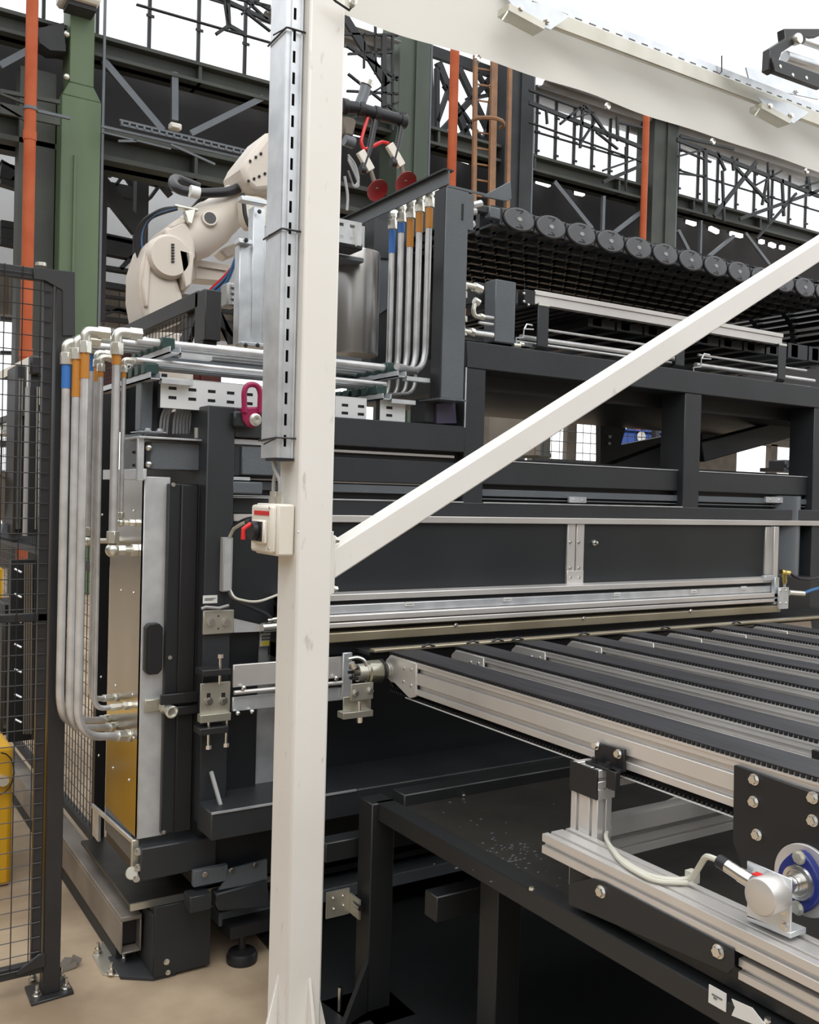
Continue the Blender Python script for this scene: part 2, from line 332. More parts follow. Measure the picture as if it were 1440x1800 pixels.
# green columns
def column(px0, px1, py, Y, m, haunch=False, label=None, n=1, side=.45, H=12):
    x0 = AY(px0, py, Y).x; x1 = AY(px1, py, Y).x; t = thing('hall_column', label, 'column', (x0, Y, 0)); mb = MB()
    if haunch:
        zt = AY(140, 148, Y).z; zm = AY(140, 172, Y).z; mb.box(x0, Y, 0, x1, Y + side, zm); mb.box(x0 + .09, Y, zt, x1 - .11, Y + side, H)
        mb.prism([(x0, Y, zm), (x1, Y, zm), (x1 - .11, Y, zt), (x0 + .09, Y, zt)], (0, side, 0))
    else: mb.box(x0, Y, 0, x1, Y + side, H)
    mb.build('shaft', m, t, bevel=.01)
    mb = MB()
    mb.box(x0 + .17, Y - .035, 0, x0 + .20, Y + .01, AY(140, 275, Y).z) if haunch else mb.box((x0 + x1) / 2, Y - .04, 0, (x0 + x1) / 2 + .04, Y, H)
    mb.build('web_rib', m, t)
    mb = MB(); mb.box(x1 + .015, Y + .02, 0, x1 + .05, Y + .06, H); mb.build('conduit', 'greyp', t)
    if haunch:
        mb = MB(); mb.box(x0 - .5, Y + .3, 0, x0 - .02, Y + .6, AY(80, 110, Y).z); mb.build('rear_flange', 'greend', t)
        mb = MB()
        for yy in (60, 135):
            p = AY(117, yy, Y); mb.sphere(p, .045, 10, 6)
        mb.build('stud', 'fit', t)
        mb = MB(); mb.prism([AY(65, 50, Y - .02), AY(112, 40, Y - .02), AY(116, 90, Y - .02), AY(88, 88, Y - .02), AY(70, 75, Y - .02)], (0, .3, 0)); mb.build('gusset_bracket', 'steeld', t)
    return t
column(103, 172, 500, 14, 'green', True, 'pale green steel column with a tapered shoulder beside the left orange pipe')
column(700, 755, 200, 14, 'green2', label='green steel column behind the two red suction cups', side=.6, H=10.6)
column(887, 935, 300, 14.1, 'steeld', label='grey-green column just right of the caged ladder', side=.5, H=10.2)
column(1148, 1190, 330, 14, 'greend', label='dark column right of the rightmost red-orange pipe', side=.5, H=9.6)
t = thing('column_lamp', 'white lamp housing on top of the pale green shouldered column', 'lamp', AY(150, 5, 13.9)); mb = MB(); mb.bY(112, -30, 178, 8, 13.6, .5); mb.build('housing', 'box', t, bevel=.04); mb = MB(); mb.bY(120, 6, 170, 12, 13.7, .3); mb.build('mounting_rim', 'steeld', t)

# orange pipes
for px0, y0, px1, y1, Y, r, lb in ((57, 0, 45, 640, 13.2, .075, 'orange vertical pipe at the far left beside the green column'), (802, 90, 791, 330, 12.8, .075, 'orange vertical pipe just left of the caged ladder'), (1137, 215, 1129, 430, 12.9, .062, 'rightmost red-orange vertical pipe before the dark column')):
    x = (AY(px0, y0, Y).x + AY(px1, y1, Y).x) / 2; t = thing('orange_pipe', lb, 'pipe', (x, Y, 0))
    mb = MB(); mb.cyl((x, Y, .3), (x, Y, 9.3 if px0 > 1000 else 10.2), r, 18); mb.build('pipe_run', 'orange', t)
    mb = MB()
    for z in (3.2, 6.0, 8.9): mb.cyl((x, Y, z), (x, Y, z + .12), r * 1.12, 18)
    mb.build('pipe_socket', 'orange', t)
    mb = MB(); z = AY(57, 195, Y).z
    mb.cyl((x, Y, z), (x, Y, z + .04), r * 1.2, 16); mb.box(x, Y - .01, z, x + .5, Y + .03, z + .035); mb.build('pipe_clip', 'greyp', t)

# clerestory windows: bays of panes in a steel grid, bright sky outside
def window(n, x0, x1, z0, z1, Y, nx, nz, lb):
    fr = MB(); dx = (x1 - x0) / nx; dz = (z1 - z0) / nz
    for i in range(nx + 1): fr.box(x0 + i * dx - .022, Y, z0, x0 + i * dx + .022, Y + .06, z1)
    for j in range(nz + 1): fr.box(x0, Y + .01, z0 + j * dz - .014, x1, Y + .05, z0 + j * dz + .014)
    for i in range(1, nx):
        for j in range(nz * 2): fr.box(x0 + i * dx - .06, Y - .02, z0 + j * dz / 2 - .02, x0 + i * dx + .06, Y, z0 + j * dz / 2 + .02)
    o = struct(fr.build('window_%d' % n, 'steeld', loc=(x0, Y, z0)), lb)
    me = None
    for i in range(nx):
        for j in range(nz):
            if me is None:
                p = MB().box(x0 + .03, Y + .025, z0 + .03, x0 + dx - .03, Y + .035, z0 + dz - .03).build('pane', 'glass', o); me = p
            else: c = me.copy(); C.objects.link(c); c.location = (i * dx, 0, j * dz); ROOT[c.name] = ROOT[o.name]
zt = AY(240, 76, 14.3).z
window(1, -1.5, 2.8, zt, zt + 2.2, 14.5, 5, 2, 'bright clerestory glazing left of the green column')
window(2, 3.55, 7.4, zt, zt + 2.2, 14.5, 5, 2, 'bright clerestory glazing above the robot')
zr = AY(1000, 305, 14.3).z
window(3, 11.4, 14.3, zr, zr + 1.45, 14.5, 6, 2, 'bright clerestory glazing right of the caged ladder')
window(4, 15.2, 21.5, zr, zr + 1.6, 14.5, 10, 2, 'bright clerestory glazing at the right under the canvas')

# roof trusses and corrugated sheets
def truss(lb, xs, zlo, zhi, Y, d=.09, m='steeld'):
    mb = MB(); n = len(xs)
    mb.bar((xs[0], Y, zlo), (xs[-1], Y, zlo), d, d); mb.bar((xs[0], Y, zhi), (xs[-1], Y, zhi), d * 1.2, d)
    for i in range(n - 1):
        mb.bar((xs[i], Y, zlo), (xs[i], Y, zhi), d * .7, d * .6)
        mb.bar((xs[i], Y, zlo if i % 2 else zhi), (xs[i + 1], Y, zhi if i % 2 else zlo), d * .7, d * .6)
        mb.bar((xs[i], Y + .5, zlo if i % 2 == 0 else zhi), (xs[i + 1], Y + .5, zhi if i % 2 == 0 else zlo), d * .5, d * .5)
    return tag(mb.build('roof_truss', m), lb, 'truss', kind=None)
def linkage(name, lb, cat, bars, Y, m='steeld', d=.08):
    k = .62 if name == 'roof_truss' else (.78 if name == 'lattice_portal' else 1)
    c = AY(sum(b[0] for b in bars) / len(bars), max(b[3] for b in bars), Y); t = thing(name, lb, cat, c)
    for b in bars: mb = MB(); mb.lY(*b[:4], Y, b[4] * k, d * k); mb.build('truss_member' if 'truss' in cat or 'frame' in cat else 'run', m, t)
    return t
linkage('roof_truss', 'dark roof truss crossing the glazing above the robot', 'truss', ((330, -30, 475, 38, .09), (350, -20, 475, 12, .06), (400, 0, 402, 45, .10), (395, 0, 402, 50, .06), (402, 45, 380, 60, .07), (402, 45, 432, 62, .09), (432, 0, 470, 35, .05), (455, 0, 425, 25, .05), (445, 0, 475, 18, .05), (240, 8, 475, 75, .03), (430, 20, 475, 55, .04)), 13.4)
linkage('roof_truss', 'dark roof truss seen right above the suction gripper', 'truss', ((600, 20, 680, 150, .22), (610, 80, 700, 140, .08), (612, 95, 690, 92, .05), (600, 60, 700, 62, .05), (675, 60, 675, 200, .14), (690, 50, 690, 230, .05), (612, 130, 700, 200, .05), (612, 190, 700, 135, .05), (610, 160, 700, 165, .05), (660, 40, 660, 130, .05), (640, 60, 640, 120, .04), (612, 210, 700, 180, .04)), 13.6)
linkage('lattice_portal', 'dark riveted lattice portal behind the middle orange pipe', 'lattice frame', ((752, 60, 757, 245, .17), (765, 245, 935, 292, .22), (757, 90, 900, 140, .25), (770, 110, 830, 262, .17), (872, 128, 775, 232, .14), (805, 118, 880, 275, .15), (768, 215, 800, 125, .10), (870, 140, 850, 270, .13), (760, 232, 772, 250, .16), (820, 175, 870, 165, .08), (832, 215, 790, 255, .09), (780, 150, 850, 250, .07), (840, 130, 888, 210, .08), (840, 262, 880, 180, .07), (768, 120, 768, 240, .10), (884, 130, 884, 280, .09)), 14.72, d=.12)
linkage('roof_truss', 'dark roof truss hanging over the glazing right of the ladder', 'truss', ((930, 180, 1135, 262, .12), (930, 158, 1045, 200, .06), (1025, 185, 1020, 260, .07), (1025, 185, 985, 218, .07), (1030, 185, 1070, 240, .08), (1085, 205, 1086, 248, .08), (1045, 215, 1022, 250, .06), (1040, 225, 1100, 250, .05), (930, 215, 1130, 285, .03), (1130, 290, 1060, 320, .11), (1000, 210, 1048, 196, .05), (1048, 232, 1086, 262, .05), (960, 190, 962, 218, .05), (1086, 215, 1132, 225, .06), (1100, 258, 1100, 335, .03), (1060, 300, 1132, 275, .06)), 13.7)
linkage('roof_truss', 'dark roof truss hanging over the rightmost glazing', 'truss', ((1190, 245, 1440, 345, .13), (1195, 240, 1290, 262, .08), (1240, 262, 1240, 375, .16), (1288, 275, 1290, 300, .10), (1260, 268, 1275, 300, .09), (1330, 285, 1255, 380, .14), (1290, 290, 1350, 355, .10), (1352, 300, 1340, 360, .08), (1375, 315, 1378, 380, .10), (1300, 385, 1440, 335, .12), (1420, 310, 1425, 345, .14), (1400, 330, 1440, 320, .08), (1192, 275, 1240, 262, .06), (1270, 300, 1273, 390, .08), (1330, 325, 1375, 300, .06), (1195, 305, 1240, 310, .05), (1350, 285, 1352, 400, .05), (1195, 262, 1250, 285, .05), (1400, 340, 1330, 420, .08)), 13.7)
for n, (x0, x1, z, lb) in enumerate(((6.1, 8.35, AY(440, -14, 13.8).z, 'grey corrugated roof sheet above the robot'), (11.65, 24, AY(1000, 148, 13.8).z, 'grey corrugated roof sheets at the right'))):
    mb = MB(); k = .3; prof = []
    i = 0; y = 13.8
    while y < (14.9 if n else 14.5): prof += [(y, 0), (y + .12, 0), (y + .16, .06), (y + .26, .06)]; y += k
    pts = [(x0, yy, z + zz) for yy, zz in prof]
    mb.add(pts + [(x1, p[1], p[2]) for p in pts], [(i, i + 1, len(pts) + i + 1, len(pts) + i) for i in range(len(pts) - 1)])
    o = struct(mb.build('ceiling', 'roof', loc=(x0, 13.8, z)), lb)
    md = o.modifiers.new('sheet', 'SOLIDIFY'); md.thickness = .01

# bracing and fixtures of the dark bay, left
def member(lb, b, Y, m='greend', cat='brace'):
    mb = MB(); mb.lY(b[0], b[1], b[2], b[3], Y, b[4], .06); mb.lY(b[0], b[1] , b[2], b[3], Y + .05, b[4] * .3, .1)
    return tag(mb.build('steel_brace', m), lb, cat)
member('diagonal steel brace falling right from the green shouldered column', (182, 107, 286, 230, .10), 14.25, 'steeld').active_material = M['greyp']
member('diagonal steel brace rising towards the white post', (335, 235, 462, 172, .09), 14.25).active_material = M['greyp']
member('upright steel hanger above the small junction box', (307, 128, 307, 212, .10), 14.25).active_material = M['greyp']
member('steel brace falling right behind the second orange pipe', (1000 - 26, 320, 1040, 402, .09), 14.25).active_material = M['greyp']
member('steel brace rising left of the rightmost orange pipe', (1072, 415, 1128, 372, .08), 14.25).active_material = M['greyp']
member('upright hanger in the dark bay right of the ladder', (1061, 345, 1059, 408, .07), 14.25).active_material = M['greyp']
member('steel brace falling right beyond the dark column', (1192, 405, 1210, 440, .08), 14.25).active_material = M['greyp']
member('steel brace rising in the rightmost dark bay', (1232, 462, 1290, 415, .07), 14.25).active_material = M['greyp']
member('upright hanger in the rightmost dark bay', (1232, 388, 1230, 460, .05), 14.25).active_material = M['greyp']
member('steel brace near the crossing with the white diagonal', (1310, 410, 1352, 465, .07), 14.25).active_material = M['greyp']
member('short brace rising left of the left orange pipe', (0, 116, 48, 90, .09), 14.25).active_material = M['greyp']
t = thing('junction_box', 'small cream junction box on the hanger above the robot', 'electrical box', AY(310, 229, 14.0))
mb = MB(); mb.bY(300, 213, 320, 229, 13.95, .12); mb.build('housing', 'box', t, bevel=.015); mb = MB(); mb.bY(302, 214.5, 317, 226, 13.92, .03); mb.build('lid', 'box', t, bevel=.01)
for k, (x0, y0, x1, y1) in enumerate(((292, 137, 297, 138), (309, 142, 364, 157), (392, 165, 440, 179), (455, 184, 474, 189), (944, 318, 966, 325), (1012, 338, 1026, 341), (1208, 389, 1222, 394), (1248, 401, 1262, 408), (1285, 410, 1304, 415), (1336, 424, 1342, 426), (1353, 429, 1362, 433), (1372, 434, 1378, 436), (800, 276, 826, 284), (617, 232, 634, 236), (673, 243, 684, 247))):
    t = thing('hall_lamp', 'long glowing tube lamp in the dark bay', 'lamp', AY(x0, y0, 15.3), 'tube lamps in the dark bay'); t['label'] = ('tiny glowing lamp at the left end of the lamp row', 'longest glowing tube lamp above the junction box', 'second glowing tube lamp of the row, left of the white post', 'short glowing tube lamp just left of the white post', 'glowing lamp below the girder right of the ladder', 'small glowing lamp halfway to the rightmost orange pipe', 'glowing lamp just right of the dark column', 'second glowing lamp right of the dark column', 'third glowing lamp right of the dark column', 'fourth glowing lamp right of the dark column', 'fifth glowing lamp right of the dark column', 'farthest glowing lamp, nearest the white diagonal', 'glowing lamp right of the middle orange pipe', 'glowing lamp behind the suction gripper', 'small glowing lamp between the gripper hoses')[k]; del t['group']
    mb = MB(); mb.lY(x0, y0, x1, y1, 15.3, .085, .08); mb.build('tube', 'lamp', t); mb = MB(); mb.lY(x0, y0 - 4, x1, y1 - 4, 15.4, .05, .22); mb.build('reflector', 'steeld', t)
# cable ladder and walkway
t = thing('cable_ladder', 'horizontal cable ladder under the braces left of the robot', 'cable ladder', AY(210, 215, 13.7))
mb = MB(); mb.lY(210, 211, 438, 266, 13.7, .03, .03); mb.lY(212, 219, 438, 273, 13.7, .03, .03)
mb.build('side_rail', 'greyp', t)
for i in range(18):
    f = i / 17; x = 214 + f * 222; y = 212 + f * 54; mb = MB(); mb.lY(x, y, x, y + 7.5, 13.7, .03, .05); mb.build('rung', 'greyp', t)
linkage('service_pipes', 'thin service pipes below the cable ladder', 'pipe', ((178, 222, 438, 281, .035), (300, 254, 378, 289, .03), (178, 232, 300, 262, .02), (208, 248, 240, 248, .03)), 13.75, 'greyp', .03)
linkage('service_pipes', 'thin pipes crossing behind the left orange pipe', 'pipe', ((0, 160, 105, 180, .05), (0, 165, 90, 200, .03), (0, 185, 50, 215, .03), (0, 190, 105, 212, .14)), 13.75, 'greend', .05)
# distant roof structure below the girder
linkage('far_roof_structure', 'maze of distant dark trusses behind the green column', 'truss', ((175, 275, 440, 340, .05), (175, 290, 440, 355, .10), (175, 300, 440, 365, .04), (190, 272, 195, 310, .05), (200, 275, 235, 330, .05), (235, 285, 200, 330, .05), (250, 285, 300, 345, .05), (300, 300, 262, 350, .05), (320, 305, 375, 370, .05), (378, 320, 335, 370, .05), (395, 325, 430, 375, .05), (175, 330, 250, 345, .22), (175, 352, 240, 366, .12), (175, 430, 260, 447, .32), (175, 415, 255, 432, .10), (175, 500, 250, 512, .10), (175, 470, 252, 482, .07), (175, 540, 250, 552, .08), (175, 520, 250, 530, .04), (175, 560, 250, 568, .07), (210, 475, 252, 430, .07), (385, 545, 430, 552, .08), (385, 525, 430, 530, .10), (385, 565, 430, 572, .06), (180, 555, 205, 545, .05), (205, 545, 245, 556, .05)), 17, d=.2)
linkage('far_roof_structure', 'maze of distant dark trusses left of the orange pipe', 'truss', ((0, 255, 100, 275, .08), (0, 235, 100, 262, .04), (0, 300, 100, 330, .25), (0, 320, 95, 350, .10), (0, 285, 60, 320, .05), (60, 270, 20, 320, .05), (10, 245, 28, 260, .04), (28, 260, 45, 245, .04), (0, 395, 100, 412, .12), (0, 410, 100, 428, .18), (0, 425, 95, 445, .10), (78, 280, 74, 640, .10), (86, 300, 84, 640, .05), (0, 560, 60, 566, .06), (0, 620, 60, 622, .05), (20, 730, 60, 732, .1), (0, 780, 50, 784, .1), (0, 660, 60, 664, .12), (60, 640, 60, 900, .10), (30, 500, 58, 505, .08), (30, 540, 60, 545, .2)), 17, d=.2)
linkage('far_column', 'dark distant column between the green column and the robot', 'column', ((249, 284, 244, 560, .20),), 16, d=.2)
linkage('far_brace', 'thick dark diagonal brace left of the robot', 'brace', ((176, 320, 243, 405, .24),), 15.9, d=.15)
# light grey cladding sheet of the next bay
mb = MB()
mb.box(-6, 21, 4.9, 12, 21.15, 8.6)
struct(mb.build('wall_back', 'palewall', loc=(3, 21, 4)), 'pale cladding of the bay beyond')

# caged ladder
t = thing('caged_ladder', 'ochre caged access ladder between the orange pipe and grey column', 'ladder', AY(865, 460, 12.6))
for px0, px1 in ((836, 832), (869, 862), (897, 890)):
    mb = MB(); mb.lY(px0, 95, px1, 470, 12.6, .07 if px0 != 869 else .12, .05); mb.build('stile' if px0 != 897 else 'cage_bar', 'rust', t)
for yy in (215, 440):
    mb = MB(); c = AY(862, yy, 12.4); pts = [c + V((math.cos(a_) * .28, -math.sin(a_) * .28 + .1, .0)) for a_ in [math.pi * k / 8 for k in range(9)]]
    mb.tube(pts, .03, 6); mb.build('cage_hoop', 'rust', t)
for i in range(12):
    mb = MB(); mb.lY(838, 120 + i * 28, 862, 124 + i * 28, 12.65, .025, .025); mb.build('rung', 'rust', t)
mb = MB(); mb.lY(815, 475, 875, 470, 12.5, .1, .06); mb.lY(822, 475, 822, 505, 12.5, .12, .06); mb.lY(870, 470, 868, 500, 12.5, .1, .06); mb.lY(822, 500, 868, 488, 12.5, .05, .06); mb.build('bottom_landing', 'rust', t)

# ================================================================== WHITE GATE IN FRONT
GY = 2.2
t = thing('gate_post', 'white square steel post in the middle foreground with welded foot ribs', 'post', (1.11, 2.26, 0))
MB().box(1.06, GY, 0.012, 1.16, 2.32, 3.3).build('shaft', 'white', t, bevel=.006, segs=2)
MB().box(.98, 2.12, 0, 1.24, 2.40, .012).build('base_plate', 'white', t, bevel=.002)
zt = .29
for k, pts in enumerate(((((1.06, 2.25, .012), (1.06, 2.25, zt), (1.0, 2.25, .05), (1.0, 2.25, .012)), (0, .01, 0)), (((1.16, 2.25, .012), (1.16, 2.25, zt), (1.22, 2.25, .05), (1.22, 2.25, .012)), (0, .01, 0)), (((1.12, 2.2, .012), (1.12, 2.2, zt), (1.12, 2.13, .05), (1.12, 2.13, .012)), (.01, 0, 0)))):
    MB().prism(*pts).build('foot_rib', 'white', t, bevel=.002)
mb = MB(); a = AY(583, 935, 2.26); b = AY(607, 1045, 2.26); mb.box(1.16, 2.215, b.z, 1.168, 2.305, a.z); mb.build('brace_flange', 'white', t, bevel=.002)
mb = MB(); mb.tube([(1.06, 2.203, AY(560, 935, 2.2).z), (1.161, 2.203, AY(583, 935, 2.2).z), (1.161, 2.205, AY(583, 1045, 2.2).z)], .003, 6); mb.build('weld_bead', 'white', t)
a = AY(607, 1003, 2.26); b0 = AY(622, 935, 2.26)
t = thing('diagonal_brace', 'white painted diagonal tube rising right from the gate post', 'brace', (1.2, 2.26, a.z))
p0 = AY(604, 972, 2.26); p1 = AY(1440, 436, 2.26); d = (p1 - p0).normalized(); ang = math.atan2(d.z, d.x)
nrm = V((-math.sin(ang), 0, math.cos(ang))); W2 = .036
L = p1 + d * .6
xp = 1.178
def onx(off, x): q = p0 + nrm * off; s = (x - q.x) / d.x; return q + d * s
pts = [onx(-W2, xp), L - nrm * W2, L + nrm * W2, onx(W2, xp)]
MB().prism([p + V((0, -.036, 0)) for p in pts], (0, .072, 0)).build('tube', 'white', t, bevel=.005, segs=2)
a = AY(607, 940, 2.26); b = AY(607, 1040, 2.26); MB().box(1.168, 2.215, b.z, 1.178, 2.305, a.z).build('end_plate', 'white', t, bevel=.002)
for zz, yy in ((a.z - .012, 2.225), (b.z + .012, 2.225)):
    MB().bolt((1.178, yy, zz), (1, 0, 0), .008, .012).build('bolt', 'fit', t)

t = thing('cable_trunking', 'tall galvanised cable trunking with a slotted edge strapped to the white post', 'cable trunking', (1.035, 2.28, AY(500, 805, 2.24).z))
z0 = AY(500, 806, 2.24).z
xl = AY(498, 300, 2.235).x; xr = 1.058
MB().box(xl, 2.24, z0, xl + .004, 2.335, 3.3).build('side_wall', 'galv', t, bevel=.0015)
mb = MB(); slotted(mb, (xl, 2.235, z0), (0, 0, 1), (1, 0, 0), (0, 1, 0), 3.3 - z0, xr - xl, .003, [(xr - xl) * .48], .03, .054, .030, .0085); mb.build('slotted_front', 'galv', t)
MB().box(xl + .003, 2.262, z0, xr, 2.335, 3.3).build('inner_liner', 'black', t)
MB().box(xl + .012, 2.229, z0, xl + .016, 2.236, 3.3).box(xr - .008, 2.229, z0, xr - .004, 2.236, 3.3).build('folded_lip', 'galv', t)
mb = MB(); mb.box(xl - .002, 2.228, z0 - .006, xr, 2.30, z0 + .001); mb.build('end_cap', 'black', t)
for yy in (48, 403, 770):
    zz = AY(500, yy, 2.23).z; mb = MB(); mb.tube([(xr + .004, 2.225, zz), (xl - .001, 2.226, zz), (xl - .004, 2.228, zz), (xl - .004, 2.34, zz - .004)], .0026, 6)
    mb.tube([(xl - .003, 2.229, zz), (xl - .03, 2.25, zz - .018)], .002, 5)
    o = mb.build('cable_tie', 'black'); tag(o, {48: 'black cable tie round the trunking near the top of the photo', 403: 'black cable tie round the trunking at the height of the hoses', 770: 'black cable tie round the bottom end of the trunking'}[yy], 'cable tie')

# switch box on the post's left face
zt_, zb_ = AY(490, 886, 2.22).z, AY(490, 978, 2.22).z; xf = .998
t = thing('isolator_switch', 'cream isolator switch box with red lever on the left side of the white post', 'switch', (1.03, 2.28, zb_))
MB().box(xf + .012, 2.215, zb_, 1.058, 2.355, zt_).build('box_body', 'box', t, bevel=.006, segs=2)
MB().box(xf - .004, 2.22, zb_ + .006, xf + .014, 2.35, zt_ - .004).build('box_cover', 'box', t, bevel=.008, segs=2)
MB().box(xf - .016, 2.238, zb_ + .03, xf - .003, 2.318, zt_ - .042).build('handle_plate', 'box', t, bevel=.004)
MB().box(xf - .019, 2.246, zb_ + .036, xf - .015, 2.312, zt_ - .046).build('dial_plate', 'black', t, bevel=.001)
MB().box(xf - .0055, 2.232, zt_ - .030, xf - .0035, 2.325, zt_ - .019).build('red_stripe', 'redp', t)
zc = (zb_ + zt_) / 2 - .004; MB().cyl((xf - .018, 2.279, zc), (xf - .034, 2.279, zc), .024, 24).build('rotary_knob', 'black', t, bevel=.002)
mb = MB(); mb.tube([(xf - .036, 2.272, zc + .018), (xf - .055, 2.275, zc + .004), (xf - .055, 2.275, zc - .022)], .006, 8); h = mb.build('lever', 'redp', t)
for zz in (zb_ + .02, zt_ - .01): MB().cyl((xf - .0055, 2.23, zz), (xf - .004, 2.23, zz), .004, 8).build('cover_screw', 'fit', t)
for k, yy in enumerate((2.25, 2.29)):
    mb = MB(); mb.cyl((1.03, yy, zt_ - .004), (1.03, yy, zt_ + .018), .0115, 6); mb.cyl((1.03, yy, zt_ + .018), (1.03, yy, zt_ + .032), .009, 12); mb.build('cable_gland', 'fit', t)
    mb = MB(); mb.tube([(1.03, yy, zt_ + .03), (1.03, yy, zt_ + .06), (1.018 + .012 * k, 2.27, z0 - .02), (1.02, 2.27, z0 + .03)], .005, 8, .03)
    tag(mb.build('power_cable', 'cable'), ('grey cable from the trunking into the left gland of the switch box', 'grey cable from the trunking into the gland nearer the post edge')[1 - k], 'cable')
mb = MB(); mb.cyl((xf - .002, 2.35, zc + .018), (xf - .002, 2.375, zc + .018), .009, 10); mb.build('side_gland', 'black', t)

# canvas curtain and the slotted channel above it
t = thing('canvas_curtain', 'bright cream canvas curtain hanging under the slotted channel', 'curtain', (2.6, 2.2, 2.77))
mb = MB(); nx, nz = 90, 12; vs = []; x0, x1 = 1.163, 4.6
for j in range(nz + 1):
    for i in range(nx + 1):
        x = x0 + (x1 - x0) * i / nx; f = j / nz; zb = 2.786 + .003 * math.sin((x - x0) * 2.2) + .002 * math.sin(x * 13); zt2 = 2.955
        if x < 1.72: zt2 = 3.3
        vs.append((x, 2.215 + .006 * math.sin(x * 6 + f * 2) * (1 - f * .6) + .003 * math.sin(x * 15 + f * 5) , zb + (zt2 - zb) * f))
mb.add(vs, [(j * (nx + 1) + i, j * (nx + 1) + i + 1, (j + 1) * (nx + 1) + i + 1, (j + 1) * (nx + 1) + i) for j in range(nz) for i in range(nx)])
o = mb.build('canvas', 'cream', t)
for x in (842, 1070, 1255, 1420):
    y = {842: 102, 1070: 186, 1255: 248, 1420: 300}[x]; p = AY(x, y, 2.198); mb = MB(); mb.lathe(p + V((0, .006, 0)), (0, -1, 0), [(0, .011), (.004, .011), (.006, .008), (.003, .005)], 16); mb.build('eyelet', 'chrome', t)
mb = MB(); mb.box(x0, 2.204, 2.786, x1, 2.208, 2.792); 
t = thing('slotted_channel', 'long slotted galvanised channel along the top of the canvas', 'channel', (2.6, 2.15, 2.93))
zc1 = AY(1100, 92, 2.18).z
mb = MB(); slotted(mb, (1.66, 2.17, 2.962), (1, 0, 0), (0, 0, 1), (0, 1, 0), 2.9, .030, .003, [.012], .03, .055, .028, .005); mb.build('slotted_web', 'galv', t)
MB().box(1.66, 2.155, 2.915, 4.56, 2.172, 2.962).build('lower_flange', 'zinc', t, bevel=.003)
MB().box(1.66, 2.17, 2.992, 4.56, 2.23, 2.996).build('top_flange', 'galv', t)
for k, (xx, lb) in enumerate(((905, 'left folded steel clamp holding the slotted channel, by the top edge'), (1345, 'right folded steel clamp holding the slotted channel'))):
    dx = xx - 905 ; dy = 175 if k else 0; sc_ = .8 if k else 1
    P = lambda x, y: ((x - 905) * sc_ + xx, y * sc_ + dy) 
    t = thing('channel_clamp', lb, 'clamp', AY(*P(940, 40), 2.14))
    mb = MB(); mb.pY([P(890, -6), P(960, 8), P(1002, 28), P(968, 52), P(915, 30)], 2.13, .006); mb.build('clamp_plate', 'galv', t)
    mb = MB(); mb.bar(AY(*P(885, 18), 2.15), AY(*P(948, 52), 2.15), .02, .05); mb.build('clamp_jaw', 'zinc', t)
    mb = MB(); p = AY(*P(915, 15), 2.128); mb.bolt(p, r=.008); p = AY(*P(962, 36), 2.128); mb.bolt(p, r=.008); mb.build('bolt', 'chrome', t)
    mb = MB(); mb.tube([AY(*P(893, 20), 2.13), AY(*P(883, 35), 2.13), AY(*P(890, 38), 2.14)], .003, 6); mb.build('safety_pin', 'zinc', t)
o = MB(); o.tube([AY(1262, 132, 2.16), AY(1269, 126, 2.16), AY(1269, 98, 2.16)], .0025, 6); tag(o.build('wire_tail', 'black'), 'thin dark tie tail sticking up from the slotted channel', 'cable tie')
t = thing('beam_gusset', 'pale galvanised gusset plate behind the right clamp', 'gusset', AY(1340, 150, 2.3)); mb = MB(); mb.pY([(1312, 118), (1420, 140), (1440, 175), (1320, 150)], 2.3, .006); mb.build('gusset_plate', 'galv', t)
mb = MB(); mb.bolt(AY(1400, 160, 2.298), r=.008); mb.build('bolt', 'chrome', t)
# dark sensor bracket, top right
t = thing('sensor_bracket', 'dark drilled sensor bracket with a large screw at the top right corner', 'bracket', AY(1400, 150, 2.05))
mb = MB(); mb.pY([(1379, 50), (1444, 50), (1444, 62), (1418, 64), (1375, 92), (1362, 128), (1352, 122), (1354, 85), (1381, 68)], 2.05, .03); mb.build('bracket_arm', 'fence', t, bevel=.002)
mb = MB(); mb.pY([(1358, 100), (1444, 131), (1444, 156), (1362, 126)], 2.04, .02); mb.build('drilled_plate', 'fence', t, bevel=.002)
p = AY(1404, 68, 2.04); mb = MB(); mb.lathe(p + V((0, .02, 0)), (0, -1, 0), [(0, .017), (.02, .019), (.026, .016), (.027, .006)], 20); mb.build('large_screw', 'fit', t)
for q in ((1372, 117), (1394, 132), (1418, 137)): MB().lathe(AY(*q, 2.04), (0, -1, 0), [(0, .0065), (.001, .0065), (.002, .004)], 12).build('plate_screw', 'fit', t)
mb = MB(); mb.cyl(AY(1412, 72, 2.06), AY(1450, 85, 2.06), .011, 14); mb.cyl(AY(1380, 100, 2.08), AY(1450, 122, 2.08), .02, 14); mb.build('sensor_tube', 'galv', t)
o = MB(); o.tube([AY(622, 8, 2.18), AY(614, 18, 2.17), AY(590, 2, 2.17), AY(575, -12, 2.17)], .003, 6); tag(o.build('cable_tie', 'black'), 'black tie hooked round the very top of the white post', 'cable tie')
mb = MB(); mb.cyl(AY(617, 6, 2.17), AY(621, 0, 2.15), .012, 14); mb.cyl(AY(617, 6, 2.16), AY(621, 3, 2.145), .006, 10); tag(mb.build('canvas_bolt', 'fit'), 'pale eye bolt at the top corner of the white post', 'bolt')

